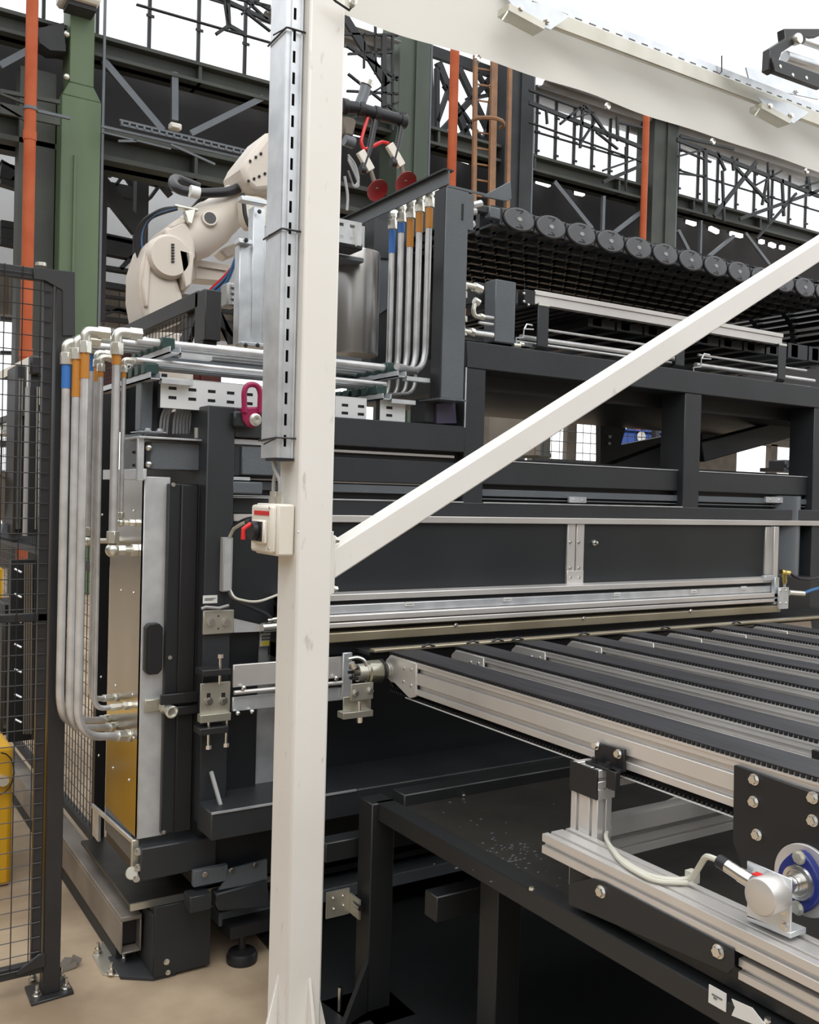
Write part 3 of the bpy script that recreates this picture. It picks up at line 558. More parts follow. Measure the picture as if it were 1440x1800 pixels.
# ================================================================== PRESS
PF = thing('press_frame', 'large anthracite press frame filling the scene behind the white post', 'machine', (2.6, 3.3, 0))
def part(name, m, fn, bevel=.003, parent=None, lb=None):
    mb = MB(); fn(mb); o = mb.build(name, m, parent or PF, bevel=bevel)
    if lb: o['label'] = lb
    return o
Y0 = 2.9
zU1, zU0 = AY(860, 604, Y0).z, AY(865, 651, Y0).z          # upper beam
zS = AY(590, 911, Y0).z                                     # silver strip
zL1, zL0 = AY(593, 733, Y0).z, AY(593, 783, Y0).z           # lower beam (left)
xA0, xA1 = AY(819, 700, Y0).x, AY(854, 700, Y0).x
xB0, xB1 = AY(1204, 760, Y0).x, AY(1233, 760, Y0).x
xC0 = AY(1432, 760, Y0).x; xEnd = 5.4; xL = AY(412, 740, Y0).x
zP = AY(1000, 887, Y0).z
part('top_beam', 'dark', lambda m: m.box(xA0, Y0, zU0, xEnd, Y0 + .14, zU1))
part('upright', 'dark', lambda m: m.box(xA0, Y0 + .002, zS + .02, xA1, Y0 + .14, zU0))
part('upright', 'dark', lambda m: m.box(xB0, Y0 + .002, zS + .02, xB1, Y0 + .14, zU0))
part('upright', 'dark', lambda m: m.box(xC0, Y0 + .002, zS + .02, xC0 + .12, Y0 + .14, zU0))
part('sill_beam', 'dark', lambda m: m.box(xL, Y0, zS + .012, xEnd, Y0 + .12, zP))
part('shoulder_beam', 'dark', lambda m: m.box(xL, Y0 - .002, zL0, xA0, Y0 + .12, zL1))
part('shoulder_ledge', 'dark', lambda m: m.box(xL, Y0 + .1, zL1 - .01, xA0, Y0 + .5, zL1 - .004), 0)
# recessed panels
zR1, zR0 = AY(593, 803, Y0).z, AY(593, 846, Y0).z
part('recess_panel', 'dark', lambda m: m.box(xL, Y0 + .01, zR0, xA0 - .005, Y0 + .03, zR1))
part('recess_back', 'black', lambda m: m.box(xL, Y0 + .035, zP - .01, xA0, Y0 + .05, zL0 + .01), 0)
zr = AY(700, 862, Y0).z
part('guide_rail', 'alu', lambda m: (m.box(xL, Y0 + .015, zr - .012, xA0 - .02, Y0 + .03, zr + .016), m.box(xL, Y0 + .02, zr + .020, xA0 - .02, Y0 + .03, zr + .026), m.box(xL, Y0 + .02, zL0 - .022, xA0 - .03, Y0 + .032, zL0 - .012)), .001).active_material = M['greyp']
zW1, zW0 = AY(905, 812, Y0).z, AY(905, 853, Y0).z
for x0, x1 in ((xA1, xB0), (xB1, xC0)):
    part('lower_rail_beam', 'dark', lambda m: m.box(x0, Y0 + .03, zW0, x1, Y0 + .12, zW1))
    part('rail_beam_edge', 'galv', lambda m: m.box(x0, Y0 + .028, zW1, x1, Y0 + .07, zW1 + .004), 0)
    part('guide_rail', 'greyp', lambda m: (m.box(x0, Y0 + .03, zr - .012, x1, Y0 + .05, zr + .014), m.box(x0, Y0 + .035, zr - .026, x1, Y0 + .05, zr - .020)), .001)
    part('recess_back', 'black', lambda m: m.box(x0, Y0 + .06, zP, x1, Y0 + .07, zW0), 0)
for px in (1017, 1363):
    part('rail_clip', 'galv', lambda m: (m.bY(px - 16, 873, px + 14, 884, Y0 + .02, .01), m.bolt(AY(px - 8, 878, Y0 + .02), r=.004, h=.004), m.bolt(AY(px + 7, 879, Y0 + .02), r=.004, h=.004)), 0)
part('edge_bead', 'galv', lambda m: (m.box(xA1 + .002, Y0 - .002, zP - .002, xB0, Y0 + .01, zP + .003), m.box(xL, Y0 - .003, zP - .002, xA0, Y0 + .01, zP + .003), m.box(xA0 - .006, Y0 - .004, zL1 - .004, xA0 - .001, Y0, zU0)), 0)
# silver strip, black sheet panels with aluminium mullion
part('silver_strip', 'alu', lambda m: m.box(xL, Y0 - .012, zS - .013, xEnd, Y0 + .01, zS + .011), .002)
zq = AY(700, 1035, Y0).z; xM0, xM1 = AY(997, 950, Y0).x, AY(1026, 950, Y0).x
xN0 = AY(1345, 960, Y0).x
part('sheet_panel', 'panel', lambda m: m.box(xL, Y0 + .004, zq - .12, xM0, Y0 + .012, zS - .012), 0)
part('sheet_panel', 'panel', lambda m: m.box(xM1, Y0 + .004, zq - .12, xN0, Y0 + .012, zS - .012), 0)
zm = AY(1010, 1036, Y0).z
def mull(m):
    m.box(xM0, Y0 - .004, zm, xM0 + (xM1 - xM0) * .46, Y0 + .006, zS - .013); m.box(xM0 + (xM1 - xM0) * .54, Y0 - .004, zm, xM1, Y0 + .006, zS - .013); m.box(xM0, Y0 - .006, zm, xM1, Y0, AY(1010, 1003, Y0).z)
mu = part('mullion', 'alu', mull, .001)
for px, py in ((1003, 953), (1018, 953), (1003, 998), (1018, 998), (1003, 1015), (1018, 1015), (1003, 1028), (1018, 1028)):
    MB().bolt(AY(px, py, Y0 - .006), r=.0045, h=.004).build('rivet', 'chrome', mu)
def mull2(m): m.bY(1347, 926, 1364, 1010, Y0 - .004, .01); m.bY(1362, 926, 1366, 1050, Y0 - .03, .03)
part('mullion', 'alu', mull2, .001)
part('inspection_knob', 'chrome', lambda m: (m.lathe(AY(1044, 954, Y0 + .004), (0, -1, 0), [(0, .013), (.005, .012), (.006, .006), (.02, .006), (.021, .004)], 16)), 0)
# end drum at the right
xa = AY(1368, 960, Y0).x; xb = AY(1424, 960, Y0).x; cy = Y0 + .09; rr = (xb - xa) / 2
part('end_column', 'greyp', lambda m: m.cyl(((xa + xb) / 2, Y0 + .12, AY(1395, 1040, Y0).z - .3), ((xa + xb) / 2, Y0 + .12, AY(1395, 872, Y0).z), rr, 32), 0)
part('end_plate', 'dark', lambda m: m.box(xb + .01, Y0 + .0, .5, xEnd, Y0 + .1, zS), 0)
# lower aluminium profiles of the mouth, in front of the press
YR = 2.82
def railz(px, py): return AY(px, py, YR).z
z_a1, z_a0 = railz(600, 1045), railz(600, 1056)
z_b1, z_b0 = railz(600, 1064), railz(600, 1079)
z_c1, z_c0 = railz(600, 1080), railz(600, 1091)
z_d1, z_d0 = railz(600, 1093), railz(600, 1102)
z_e1, z_e0 = railz(600, 1110), railz(600, 1126)
xr0 = AY(500, 1050, YR).x; xr1 = AY(1365, 1010, YR).x
part('mouth_profile', 'alu', lambda m: m.box(xr0, YR, z_a0, xr1, YR + .08, z_a1), .002)
part('mouth_profile', 'galv', lambda m: m.box(xr0, YR + .004, z_b0, xr1, YR + .08, z_b1), .002)
part('mouth_profile', 'alu', lambda m: (m.box(xr0, YR - .02, z_c0, xr1, YR + .08, z_c1)), .003)
part('mouth_profile', 'alu', lambda m: (m.box(xr0, YR - .02, z_d0, xr1, YR + .08, z_d1)), .003)
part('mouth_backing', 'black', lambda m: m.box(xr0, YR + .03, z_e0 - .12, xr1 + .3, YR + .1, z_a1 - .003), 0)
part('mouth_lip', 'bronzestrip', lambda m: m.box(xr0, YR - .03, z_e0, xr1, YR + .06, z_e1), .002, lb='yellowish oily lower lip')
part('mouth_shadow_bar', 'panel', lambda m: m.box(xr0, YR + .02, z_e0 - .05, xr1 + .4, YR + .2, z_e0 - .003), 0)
for px, py in ((802, 1099), (1027, 1087), (1215, 1074)): MB().bolt(AY(px, py, YR - .032), r=.006, h=.005).build('lip_screw', 'chrome', PF)
for px, py in ((720, 1061), (892, 1053), (1085, 1044), (1220, 1039), (1308, 1033)):
    o = MB(); a = AY(px, py, YR); o.box(a.x - .018, YR - .001, a.z - .008, a.x + .018, YR + .003, a.z + .006); q = o.build('profile_label', 'paper', PF)
    MB().box(a.x - .014, YR - .002, a.z - .003, a.x + .014, YR - .0005, a.z - .001).build('label_print', 'ink', q)
part('mouth_frame', 'galv', lambda m: (m.bY(1363, 1015, 1369, 1062, YR - .02, .02), m.bY(1345, 1012, 1364, 1020, YR - .01, .02)), .001)
t2 = thing('air_nozzle', 'drilled bracket with brass fitting and blue hose at the press mouth', 'fitting', AY(1376, 1070, 2.8))
mb = MB(); mb.bY(1370, 1033, 1386, 1070, YR - .035, .008); mb.build('drilled_plate', 'galv', t2, bevel=.001)
for px, py in ((1372.5, 1038), (1383, 1038), (1373, 1060), (1383, 1060)): MB().bolt(AY(px, py, YR - .036), r=.004, h=.003).build('screw', 'chrome', t2)
mb = MB(); mb.cyl(AY(1379, 1003, 2.79), AY(1379, 1025, 2.79), .012, 10); mb.cyl(AY(1373, 1005, 2.79), AY(1387, 1007, 2.79), .012, 8); mb.build('brass_fitting', 'brass', t2)
mb = MB(); mb.cyl(AY(1379, 1022, 2.79), AY(1379, 1036, 2.79), .007, 8); mb.cyl(AY(1386, 1042, 2.79), AY(1412, 1044, 2.79), .014, 12); mb.build('nipple', 'fit', t2)
mb = MB(); mb.tube([AY(1410, 1044, 2.79), AY(1425, 1038, 2.78), AY(1455, 1030, 2.76)], .008, 8, .05); mb.build('blue_hose', 'blueh', t2)
mb = MB(); mb.tube([AY(1385, 1004, 2.79), AY(1400, 1016, 2.77), AY(1425, 1019, 2.76), AY(1450, 1012, 2.76)], .006, 8, .05); mb.build('thin_hose', 'hose', t2)

# main side frame (left end of the press)
xs0, xs1 = AY(362, 900, 2.85).x, AY(410, 900, 2.85).x
zTop = AY(363, 712, 2.85).z
part('side_post', 'dark', lambda m: m.box(xs0, 2.85, .5, xs1, 3.5, zTop))
z1, z0_ = zTop, AY(412, 768, 2.85).z
part('head_plate', 'dark', lambda m: m.box(xs1, 2.852, z0_, AY(470, 740, 2.85).x + .1, 3.2, z1))
part('head_rail', 'galv', lambda m: m.box(xs1, 2.87, AY(412, 780, 2.85).z, 1.5, 2.95, z0_ - .004), .001)
part('shoulder_plate', 'greyp', lambda m: m.box(xs1 + .03, 2.86, AY(420, 834, 2.86).z, 1.5, 2.9, AY(420, 784, 2.86).z))
part('shoulder_plate', 'dark', lambda m: m.box(xs1, 2.87, AY(412, 836, 2.86).z, xs1 + .03, 2.9, AY(412, 784, 2.86).z))
part('grip_plate', 'greyp', lambda m: m.bY(409, 846, 462, 869, 2.85, .02), .004)
part('grip_ledge', 'galv', lambda m: (m.bY(409, 838, 440, 845, 2.86, .02), m.bY(408, 870, 478, 873, 2.855, .03)), .001)
xd1 = AY(456, 1100, 2.92).x
part('inner_plate', 'panel', lambda m: m.box(xs1, 2.92, .5, xd1, 2.96, AY(412, 872, 2.92).z))
part('bright_post', 'galv', lambda m: m.box(xd1 + .0, 2.94, .56, xd1 + .09, 3.0, AY(460, 838, 2.94).z), .002, lb='bright vertical steel strip seen left of the white post')
part('mouth_side_plate', 'panel', lambda m: m.box(xd1 + .05, 3.0, .4, 5.4, 3.04, z_e0 - .03), 0)
# sloping lock lever, beam, shelf
zB = .577
part('front_beam', 'dark', lambda m: m.box(AY(345, 1418, 2.85).x, 2.72, zB - .085, 3.4, 2.84, zB), .004)
part('front_beam_top', 'dark', lambda m: m.box(AY(345, 1418, 2.85).x + .02, 2.84, zB - .05, 3.4, 3.0, zB - .004), 0)
part('beam_edge', 'galv', lambda m: m.box(AY(372, 1425, 2.72).x, 2.716, zB - .004, AY(626, 1382, 2.72).x, 2.722, zB + .002), 0)
part('support_rod', 'cable', lambda m: m.bar(AY(371, 1356, 2.84), AY(388, 1416, 2.78), .012, .012), .002)
part('lower_box', 'panel', lambda m: m.box(AY(350, 1480, 2.9).x, 2.92, .27, 2.4, 3.4, zB - .085), 0)
part('base_skirt', 'dark', lambda m: m.box(AY(245, 1480, 2.92).x, 2.9, AY(250, 1545, 2.92).z, AY(350, 1530, 2.92).x + .05, 3.3, AY(250, 1488, 2.92).z), .004)
part('skirt_bracket', 'greyp', lambda m: (m.bY(341, 1532, 400, 1548, 2.87, .02), m.pY([(398, 1530), (470, 1510), (470, 1548), (385, 1565), (398, 1545)], 2.87, .01)), .001)
for px, py in ((360, 1537), (407, 1530), (449, 1520)): MB().bolt(AY(px, py, 2.865), r=.007, h=.006).build('skirt_bolt', 'chrome', PF)
part('lower_cross_beam', 'dark', lambda m: m.pY([(380, 1572), (470, 1547), (475, 1595), (385, 1602), (380, 1590)], 2.86, .05), .004)
part('beam_end_box', 'dark', lambda m: m.bY(335, 1578, 372, 1598, 2.84, .06), .002)
part('rear_cross_beam', 'tan', lambda m: m.box(AY(385, 1612, 2.95).x, 2.95, AY(385, 1630, 2.95).z, 2.6, 3.05, AY(410, 1600, 2.95).z), .003).active_material = M['greyp']
part('lower_tray', 'panel', lambda m: m.box(1.2, 3.0, .19, 5.4, 4.2, .21), 0)
part('rear_plate', 'panel', lambda m: m.box(1.3, 4.15, 0, 5.4, 4.2, 1.75), 0)
# foot legs
part('corner_leg', 'panel', lambda m: m.box(.945, 2.92, .012, AY(370, 1650, 2.92).x, 2.932, .235), .001)
part('corner_leg_cheek', 'steeld', lambda m: (m.box(.945, 2.932, .012, .953, 3.14, .2), m.prism([(.945, 2.925, 0), (1.02, 2.925, 0), (.97, 3.13, 0), (.86, 3.13, 0), (.86, 2.985, 0)], (0, 0, .012))), .001)
part('leg_screw', 'chrome', lambda m: (m.bolt((.985, 2.92, .055), r=.007), m.bolt((.99, 2.92, .02), r=.006)), 0)
part('base_ledge', 'oily', lambda m: m.prism([(.885, 2.985, .22), (1.3, 2.985, .22), (1.3, 3.62, .22), (.885, 3.62, .22)], (0, 0, .012)), .001)
part('ledge_edge', 'zinc', lambda m: m.box(.885, 2.978, .214, 1.5, 2.986, .235), 0)
part('machine_foot', 'black', lambda m: (m.lathe((1.237, 2.913, 0), (0, 0, 1), [(0, .05), (.02, .052), (.035, .045), (.04, .02)], 24), m.cyl((1.237, 2.913, .04), (1.237, 2.913, .1), .012, 12), m.box(1.18, 2.88, .095, 1.35, 2.98, .135)), 0)
# paper labels on the side post
def label_plate(x0, y0, x1, y1, Y, yellow=False, parent=PF):
    q = MB().bY(x0, y0, x1, y1, Y, .002).build('label_plate', 'paper', parent)
    mb = MB(); h = (y1 - y0) / 5
    for i in (1, 2): mb.bY(x0 + 3, y0 + h * (i + .8), x1 - 3 - 4 * (i - 1), y0 + h * (i + 1.15), Y - .0008, .001)
    mb.build('label_print', 'ink', q)
    if yellow: MB().bY(x0 + 3, y1 - h * 1.2, x1, y1 - h * .3, Y - .001, .001).build('yellow_band', 'ylabel', q)
    return q
label_plate(357, 1047, 382, 1060, 2.848); label_plate(457, 1108, 492, 1134, 2.93, True)

# fixing plates on the side post
t = thing('sensor_holder', 'grey steel plate with two bolts and tapered arm on the dark side post', 'bracket', AY(385, 1113, 2.84))
mb = MB(); mb.bY(358, 1074, 411, 1113, 2.838, .012); mb.build('mount_plate', 'zinc', t, bevel=.002)
mb = MB(); mb.pY([(411, 1087), (462, 1099), (462, 1110), (411, 1112)], 2.842, .006); mb.build('tapered_arm', 'galv', t)
for q in ((371, 1094), (397, 1094)): MB().bolt(AY(*q, 2.838), r=.010, h=.010).build('bolt', 'chrome', t)
MB().cyl(AY(384, 1083, 2.8375), AY(384, 1083, 2.837), .003, 8).cyl(AY(384, 1105, 2.8375), AY(384, 1105, 2.837), .003, 8).build('pin_hole', 'black', t)
MB().tube([AY(354, 1070, 2.83), AY(362, 1067, 2.83), AY(385, 1069, 2.83), AY(402, 1064, 2.83)], .005, 6).build('cable_stub', 'cable', t)
mb = MB(); mb.cyl(AY(460, 1104, 2.83), AY(500, 1100, 2.83), .018, 16); mb.cyl(AY(470, 1091, 2.82), AY(500, 1086, 2.82), .008, 10); mb.build('sensor_body', 'chrome', t)
t = thing('clamp_bracket', 'zinc clamp bracket with two slotted bolts carrying the flat aluminium rail', 'bracket', AY(380, 1270, 2.78))
mb = MB(); mb.bY(353, 1202, 404, 1262, 2.80, .006); mb.bY(353, 1258, 406, 1266, 2.78, .03); mb.build('bracket_plate', 'zinc', t, bevel=.001)
mb = MB(); mb.bY(357, 1179, 406, 1186, 2.77, .07); mb.build('upper_clamp_bar', 'fence', t, bevel=.002)
mb = MB(); mb.bY(352, 1282, 402, 1288, 2.77, .06); mb.build('lower_clamp_bar', 'fence', t, bevel=.002)
for q in ((367, 1233), (393, 1232)):
    MB().bolt(AY(*q, 2.80), r=.010, h=.010).build('bolt', 'chrome', t)
    MB().bY(q[0] - 3, q[1] - 14, q[0] + 3, q[1] - 6, 2.798, .003).build('slot_hole', 'black', t)
for x0, y0, x1, y1 in ((387, 1152, 386, 1202), (367, 1262, 366, 1312), (399, 1262, 397, 1308)):
    mb = MB(); mb.cyl(AY(x0, y0, 2.79), AY(x1, y1, 2.79), .0045, 10); e = (x0, y0) if y0 < 1200 else (x1, y1); p = AY(*e, 2.79); mb.cyl(p - V((0, 0, .008)), p + V((0, 0, .004)), .010, 6)
    mb.build('jack_screw', 'chrome', t)
t = thing('flat_rail', 'flat silver rail with a round bar running behind the white post', 'rail', AY(500, 1250, 2.80))
xr_a, xr_b = AY(410, 1200, 2.80).x, AY(616, 1180, 2.80).x
mb = MB(); mb.box(xr_a, 2.80, AY(410, 1209, 2.8).z, xr_b, 2.81, AY(410, 1169, 2.8).z); mb.build('upper_flat', 'alu', t, bevel=.002)
mb = MB(); mb.box(xr_a, 2.80, AY(410, 1251, 2.8).z, xr_b, 2.81, AY(410, 1226, 2.8).z); mb.build('lower_flat', 'galv', t, bevel=.002)
mb = MB(); z = AY(410, 1217, 2.8).z; mb.cyl((xr_a, 2.792, z), (xr_b, 2.792, z), .007, 12); mb.build('round_bar', 'alu', t)
for q in ((428, 1209), (591, 1192), (418, 1254), (443, 1251)): MB().sphere(AY(*q, 2.787), .008, 10, 8).build('button_screw', 'chrome', t)
MB().bY(604, 1148, 618, 1228, 2.785, .012).bY(608, 1228, 620, 1258, 2.78, .02).build('end_bracket', 'galv', t, bevel=.002)

# magenta lifting eye
t = thing('lifting_eye', 'magenta swivel lifting eye bolted to the head of the press', 'lifting eye', AY(440, 750, 2.84))
lf = lambda x, y, Y=2.81: AY(x, y, Y)
mb = MB(); mb.tube([lf(430, 725), lf(429, 690), lf(433, 678), lf(443, 675), lf(453, 678), lf(458, 690), lf(457, 725)], .009, 12, .02); mb.build('shackle_loop', 'magenta', t)
mb = MB(); mb.prism([lf(426, 715), lf(460, 715), lf(459, 745), lf(450, 752), lf(436, 750), lf(428, 738)], (0, .03, 0)); mb.build('swivel_base', 'magenta', t, bevel=.006, segs=2)
mb = MB(); p = lf(448, 738); mb.lathe(p, (0, -1, 0), [(0, .020), (.006, .020), (.008, .014), (.018, .014), (.018, .007), (.012, .006)], 20); mb.build('centre_bolt', 'fit', t)
mb = MB(); mb.bY(412, 722, 440, 752, 2.82, .03); mb.build('back_nut', 'panel', t, bevel=.006)
# small grey cable duct + cables between switch box and post
t = thing('cable_duct', 'short grey cable duct standing on the dark side frame', 'cable duct', AY(400, 1040, 2.83)); mb = MB(); mb.bY(393, 945, 408, 1040, 2.825, .03); mb.build('duct_body', 'cable', t, bevel=.002); mb = MB(); mb.bY(395, 947, 405, 1038, 2.823, .004); mb.build('duct_lid', 'galv', t)
for k, (off, m, lb) in enumerate(((0, 'hose', 'black cable looping between the switch box and the grey duct'), (5, 'cablew', 'pale cable looping between the switch box and the grey duct'))):
    mb = MB(); mb.tube([AY(448, 910 + off, 2.45), AY(430, 913 + off, 2.6), AY(410, 925 + off, 2.8), AY(403, 946, 2.832)], .0055, 8, .1); tag(mb.build('power_cable', m), lb, 'cable')
mb = MB(); mb.tube([AY(402, 1038, 2.83), AY(405, 1050, 2.82), AY(430, 1062, 2.81), AY(470, 1080, 2.82), AY(480, 1092, 2.82)], .007, 8, .04); tag(mb.build('power_cable', 'hose'), 'black cable from the grey duct down to the sensor', 'cable')
mb = MB(); mb.tube([AY(404, 1036, 2.83), AY(412, 1052, 2.81), AY(450, 1060, 2.80), AY(498, 1042, 2.82)], .004, 8, .05); tag(mb.build('power_cable', 'cablew'), 'thin pale cable from the grey duct towards the white post', 'cable')

# ---------------- side cabinet (stainless side panel, galvanised front)
CX = .885; CY = 2.93
zc1, zc0 = AX(253, 843, CX).z, AX(240, 1475, CX).z
t = thing('side_cabinet', 'tall narrow cabinet with brushed stainless side and black handle', 'cabinet', (1.0, 3.1, zc0))
MB().box(CX, CY, zc0, CX + .006, 3.30, zc1).build('side_panel', 'inox', t, bevel=.001)
xw = AY(298, 900, CY).x; xw2 = AY(350, 900, 2.9).x
MB().box(CX, CY - .004, zc0, xw, CY + .02, zc1 + .01).build('front_strip', 'galv', t, bevel=.002)
MB().box(xw - .012, 2.905, zc0 + .01, xw2, CY, zc1 - .01).build('black_cover', 'panel', t, bevel=.003)
MB().box(AY(318, 900, 2.9).x, 2.895, zc0 + .012, AY(347, 900, 2.9).x, 2.906, zc1 - .012).build('cover_fold', 'black', t, bevel=.003)
for q in ((305, 852), (299, 1156), (288, 1463)): MB().bolt(AY(*q, 2.903), r=.005, h=.004).build('cover_screw', 'chrome', t)
a = AY(252, 1095, CY); b = AY(280, 1182, CY)
hp = [(a.x, b.z + .012), (a.x + .010, b.z), (b.x - .012, b.z), (b.x, b.z + .014), (b.x, a.z - .014), (b.x - .012, a.z), (a.x + .010, a.z), (a.x, a.z - .012)]
MB().prism([(x, CY - .03, z) for x, z in hp], (0, .03, 0)).build('pull_handle', 'black', t, bevel=.003)
MB().box(a.x + .006, CY - .032, b.z + .02, a.x + .014, CY - .028, a.z - .02).build('handle_recess', 'panel', t)
for q in ((214, 901), (235, 898), (213, 1038), (235, 1042), (178, 1190), (203, 1205), (233, 1221), (174, 1328), (199, 1350), (227, 1371), (235, 1297), (180, 905)): MB().sphere(AX(*q, CX), .0045, 8, 6).build('panel_rivet', 'chrome', t)
mb = MB(); mb.bX(181, 826, 252, 843, CX - .008, .01); mb.bX(163, 1417, 172, 1480, CX - .004, .01)
mb.prism([AX(165, 1412, CX), AX(240, 1478, CX), AX(240, 1486, CX), AX(165, 1420, CX)], (-.008, 0, 0)); mb.build('edge_frame', 'galv', t, bevel=.001)
MB().box(CX + .004, 3.0, zc0 - .09, CX + .012, 3.31, zc0).build('kick_plate', 'greyp', t)
mb = MB(); mb.bY(232, 1478, 243, 1545, CY, .012); mb.cyl(AY(232, 1535, 2.92), AY(232, 1535, 2.95), .02, 16); mb.build('lower_hook', 'zinc', t, bevel=.002)
for q in ((243, 1497), (243, 1525), (240, 1544)): MB().bolt(AY(*q, 2.915), (0, -1, 0), .009, .01).build('bolt', 'chrome', t)
mb = MB(); mb.bY(255, 1231, 284, 1250, 2.915, .012); mb.build('latch_plate', 'zinc', t, bevel=.002)
mb = MB(); mb.bY(283, 1222, 348, 1234, 2.88, .012); mb.bY(300, 1244, 348, 1254, 2.88, .012); mb.build('latch_arm', 'fence', t, bevel=.002)
p = AY(288, 1242, 2.91); mb = MB(); mb.lathe(p, (.15, -1, -.12), [(0, .018), (.02, .018), (.02, .013), (.045, .013), (.047, .019), (.058, .020), (.060, .016), (.052, .012)], 24); mb.build('coupling_spigot', 'fit', t)
# cabinet head: top flange and hammered box beam
t = thing('head_bracket', 'hammered grey box beam with galvanised angle on top of the cabinet', 'bracket', AY(300, 840, 2.93))
mb = MB(); mb.bY(265, 776, 352, 828, 2.925, .1); mb.build('box_beam', 'greyp', t, bevel=.003)
mb = MB(); a = AY(243, 765, 2.915); b = AY(357, 775, 2.915); mb.box(a.x, 2.9, b.z - .002, b.x, 3.1, b.z + .004); mb.box(a.x, 2.915, AY(250, 845, 2.9).z, AY(256, 800, 2.9).x, 2.93, b.z); mb.build('top_angle', 'galv', t, bevel=.001)
for q in ((262, 787), (262, 816)): MB().sphere(AY(*q, 2.92), .011, 12, 8).build('bolt', 'chrome', t)
mb = MB(); mb.bX(218, 765, 248, 832, CX + .002, .01); mb.build('end_plate', 'greyp', t, bevel=.001)
mb = MB(); mb.cyl(AX(235, 795, CX), AX(235, 795, CX - .001), .005, 8); mb.cyl(AX(235, 818, CX), AX(235, 818, CX - .001), .005, 8); mb.build('pin_hole', 'black', t)
t = thing('head_post', 'short hammered post with fixing bolts above the cabinet', 'post', AY(258, 760, 3.0))
mb = MB(); mb.bY(249, 655, 268, 757, 3.0, .06); mb.build('post_face', 'greyp', t, bevel=.003)
mb = MB(); mb.bY(268, 655, 292, 757, 3.02, .05); mb.build('post_side', 'panel', t)
mb = MB(); mb.bY(222, 660, 248, 765, 3.3, .05); mb.build('rear_leg', 'panel', t)
mb = MB(); mb.bY(246, 757, 292, 761, 2.95, .1); mb.bolt(AY(260, 757, 2.95), (0, 0, 1), .008); mb.bolt(AY(281, 758, 2.95), (0, 0, 1), .008); mb.build('foot_plate', 'galv', t)
mb = MB()
for i in range(12):
    x = 286 + i * 5.6 + (i > 2) * 6; mb.tube([AY(x + 8, 712, 3.02), AY(x - 2, 730, 3.0), AY(x - 5 + i * .3, 762, 3.02)], .0045, 6, .05)
o = stuff(mb.build('cable_bundle', 'cable')); o['label'] = 'bundle of grey cables dropping behind the slotted plate above the cabinet'; o['category'] = 'cables'
mb = MB(); mb.cyl(AY(346, 752, 2.94), AY(346, 770, 2.94), .008, 12); tag(mb.build('cable_plug', 'fit'), 'small pale plug beside the grey cable bundle', 'plug')

# slotted white plates
for k, (x0, y0, x1, y1, lb) in enumerate(((283, 664, 470, 716, 'white double-slotted plate left of the magenta lifting eye'), (590, 697, 644, 734, 'white double-slotted plate just right of the white post'), (669, 702, 712, 738, 'small white double-slotted plate under the pipe clamps'))):
    a = AY(x0, y0, 2.93); b = AY(x1, y1, 2.93); zt_ = a.z; H = .092 if k == 0 else .085
    if k == 0: b.x += .25
    t = thing('slotted_plate', lb, 'plate', (a.x, 2.93, zt_ - H)); mb = MB(); slotted(mb, (a.x, 2.93, zt_ - H), (1, 0, 0), (0, 0, 1), (0, 1, 0), b.x - a.x, H, .003, [H * .36, H * .68], .025, .064, .026, .010); mb.build('plate_sheet', 'plate', t)
    MB().box(a.x, 2.935, zt_ - H, b.x, 2.96, zt_).build('dark_core', 'panel', t); MB().box(a.x, 2.93, zt_, b.x, 3.0, zt_ + .003).build('top_fold', 'galv', t)

# ================================================================== HYDRAULIC PIPES, LEFT CLUSTER
def fitting(mb, p, ax, r, L): mb.cyl(p, p + V(ax) * L, r, 6)
def hpipe(lb, Y, ptop, pbot, r, tape, tl, toz, conn, fit=None):
    """vertical pipe at depth Y from elbow (px ptop) down to pbot; conn = how it ends"""
    a = AY(*ptop, Y); b = AY(*pbot, Y); x = (a.x + b.x) / 2; t = thing('hydraulic_pipe', lb, 'pipe', (x, Y, b.z))
    zt = toz if toz else a.z
    run = MB(); k = r / .0125
    fp = AX(*fit, CX) if fit else V((CX, Y, b.z)); dv = (fp - b).normalized(); FP = lambda s_: fp - dv * s_
    if conn == 'bend': run.tube([(x, Y, zt - .03), (x, Y, b.z), FP(.03)], r, 12, .10 * k, 8)
    else: run.tube([(x, Y, zt - .03), (x, Y, b.z)], r, 12)
    run.build('pipe_run', 'pipe', t)
    if tape: MB().cyl((x, Y, zt - .05 * k), (x, Y, zt - .05 * k - tl), r * 1.09, 14).build('marker_tape', tape, t)
    mb = MB(); mb.cyl((x, Y, zt - .055 * k), (x, Y, zt - .02 * k), r * 1.55, 6); mb.build('union_nut', 'fit', t, bevel=.001)
    mb = MB(); mb.tube([(x, Y, zt - .025 * k), (x, Y, zt + .01 * k), (x + .05 * k, Y, zt + .01 * k)], r * 1.25, 12, .02 * k, 5); mb.cyl((x + .035 * k, Y, zt + .01 * k), (x + .07 * k, Y, zt + .01 * k), r * 1.55, 6); mb.build('elbow', 'fit', t, bevel=.001)
    mb = MB()
    if conn == 'bend':
        mb.cyl(FP(.06), FP(.025), r * 1.5, 6); mb.cyl(FP(.025), FP(.008), r * 1.1, 12); mb.cyl(FP(.014), FP(0), r * 1.7, 6)
    else:
        mb.cyl((x, Y, b.z), (x, Y, b.z + .035 * k), r * 1.5, 6); mb.sphere((x, Y, b.z - .02 * k), r * 1.7, 14, 10); mb.cyl((x + r, Y, b.z - .02 * k), (x + .035 * k, Y, b.z - .02 * k), r * 1.3, 6); mb.cyl((x + .03 * k, Y, b.z - .02 * k), (CX, Y, b.z - .02 * k), r * .9, 12); mb.cyl((CX - .018, Y, b.z - .02 * k), (CX, Y, b.z - .02 * k), r * 1.6, 6)
    mb.build('panel_union', 'fit', t, bevel=.001)
    return t, x, zt + .01 * k
ZH = 2.005
pl = []
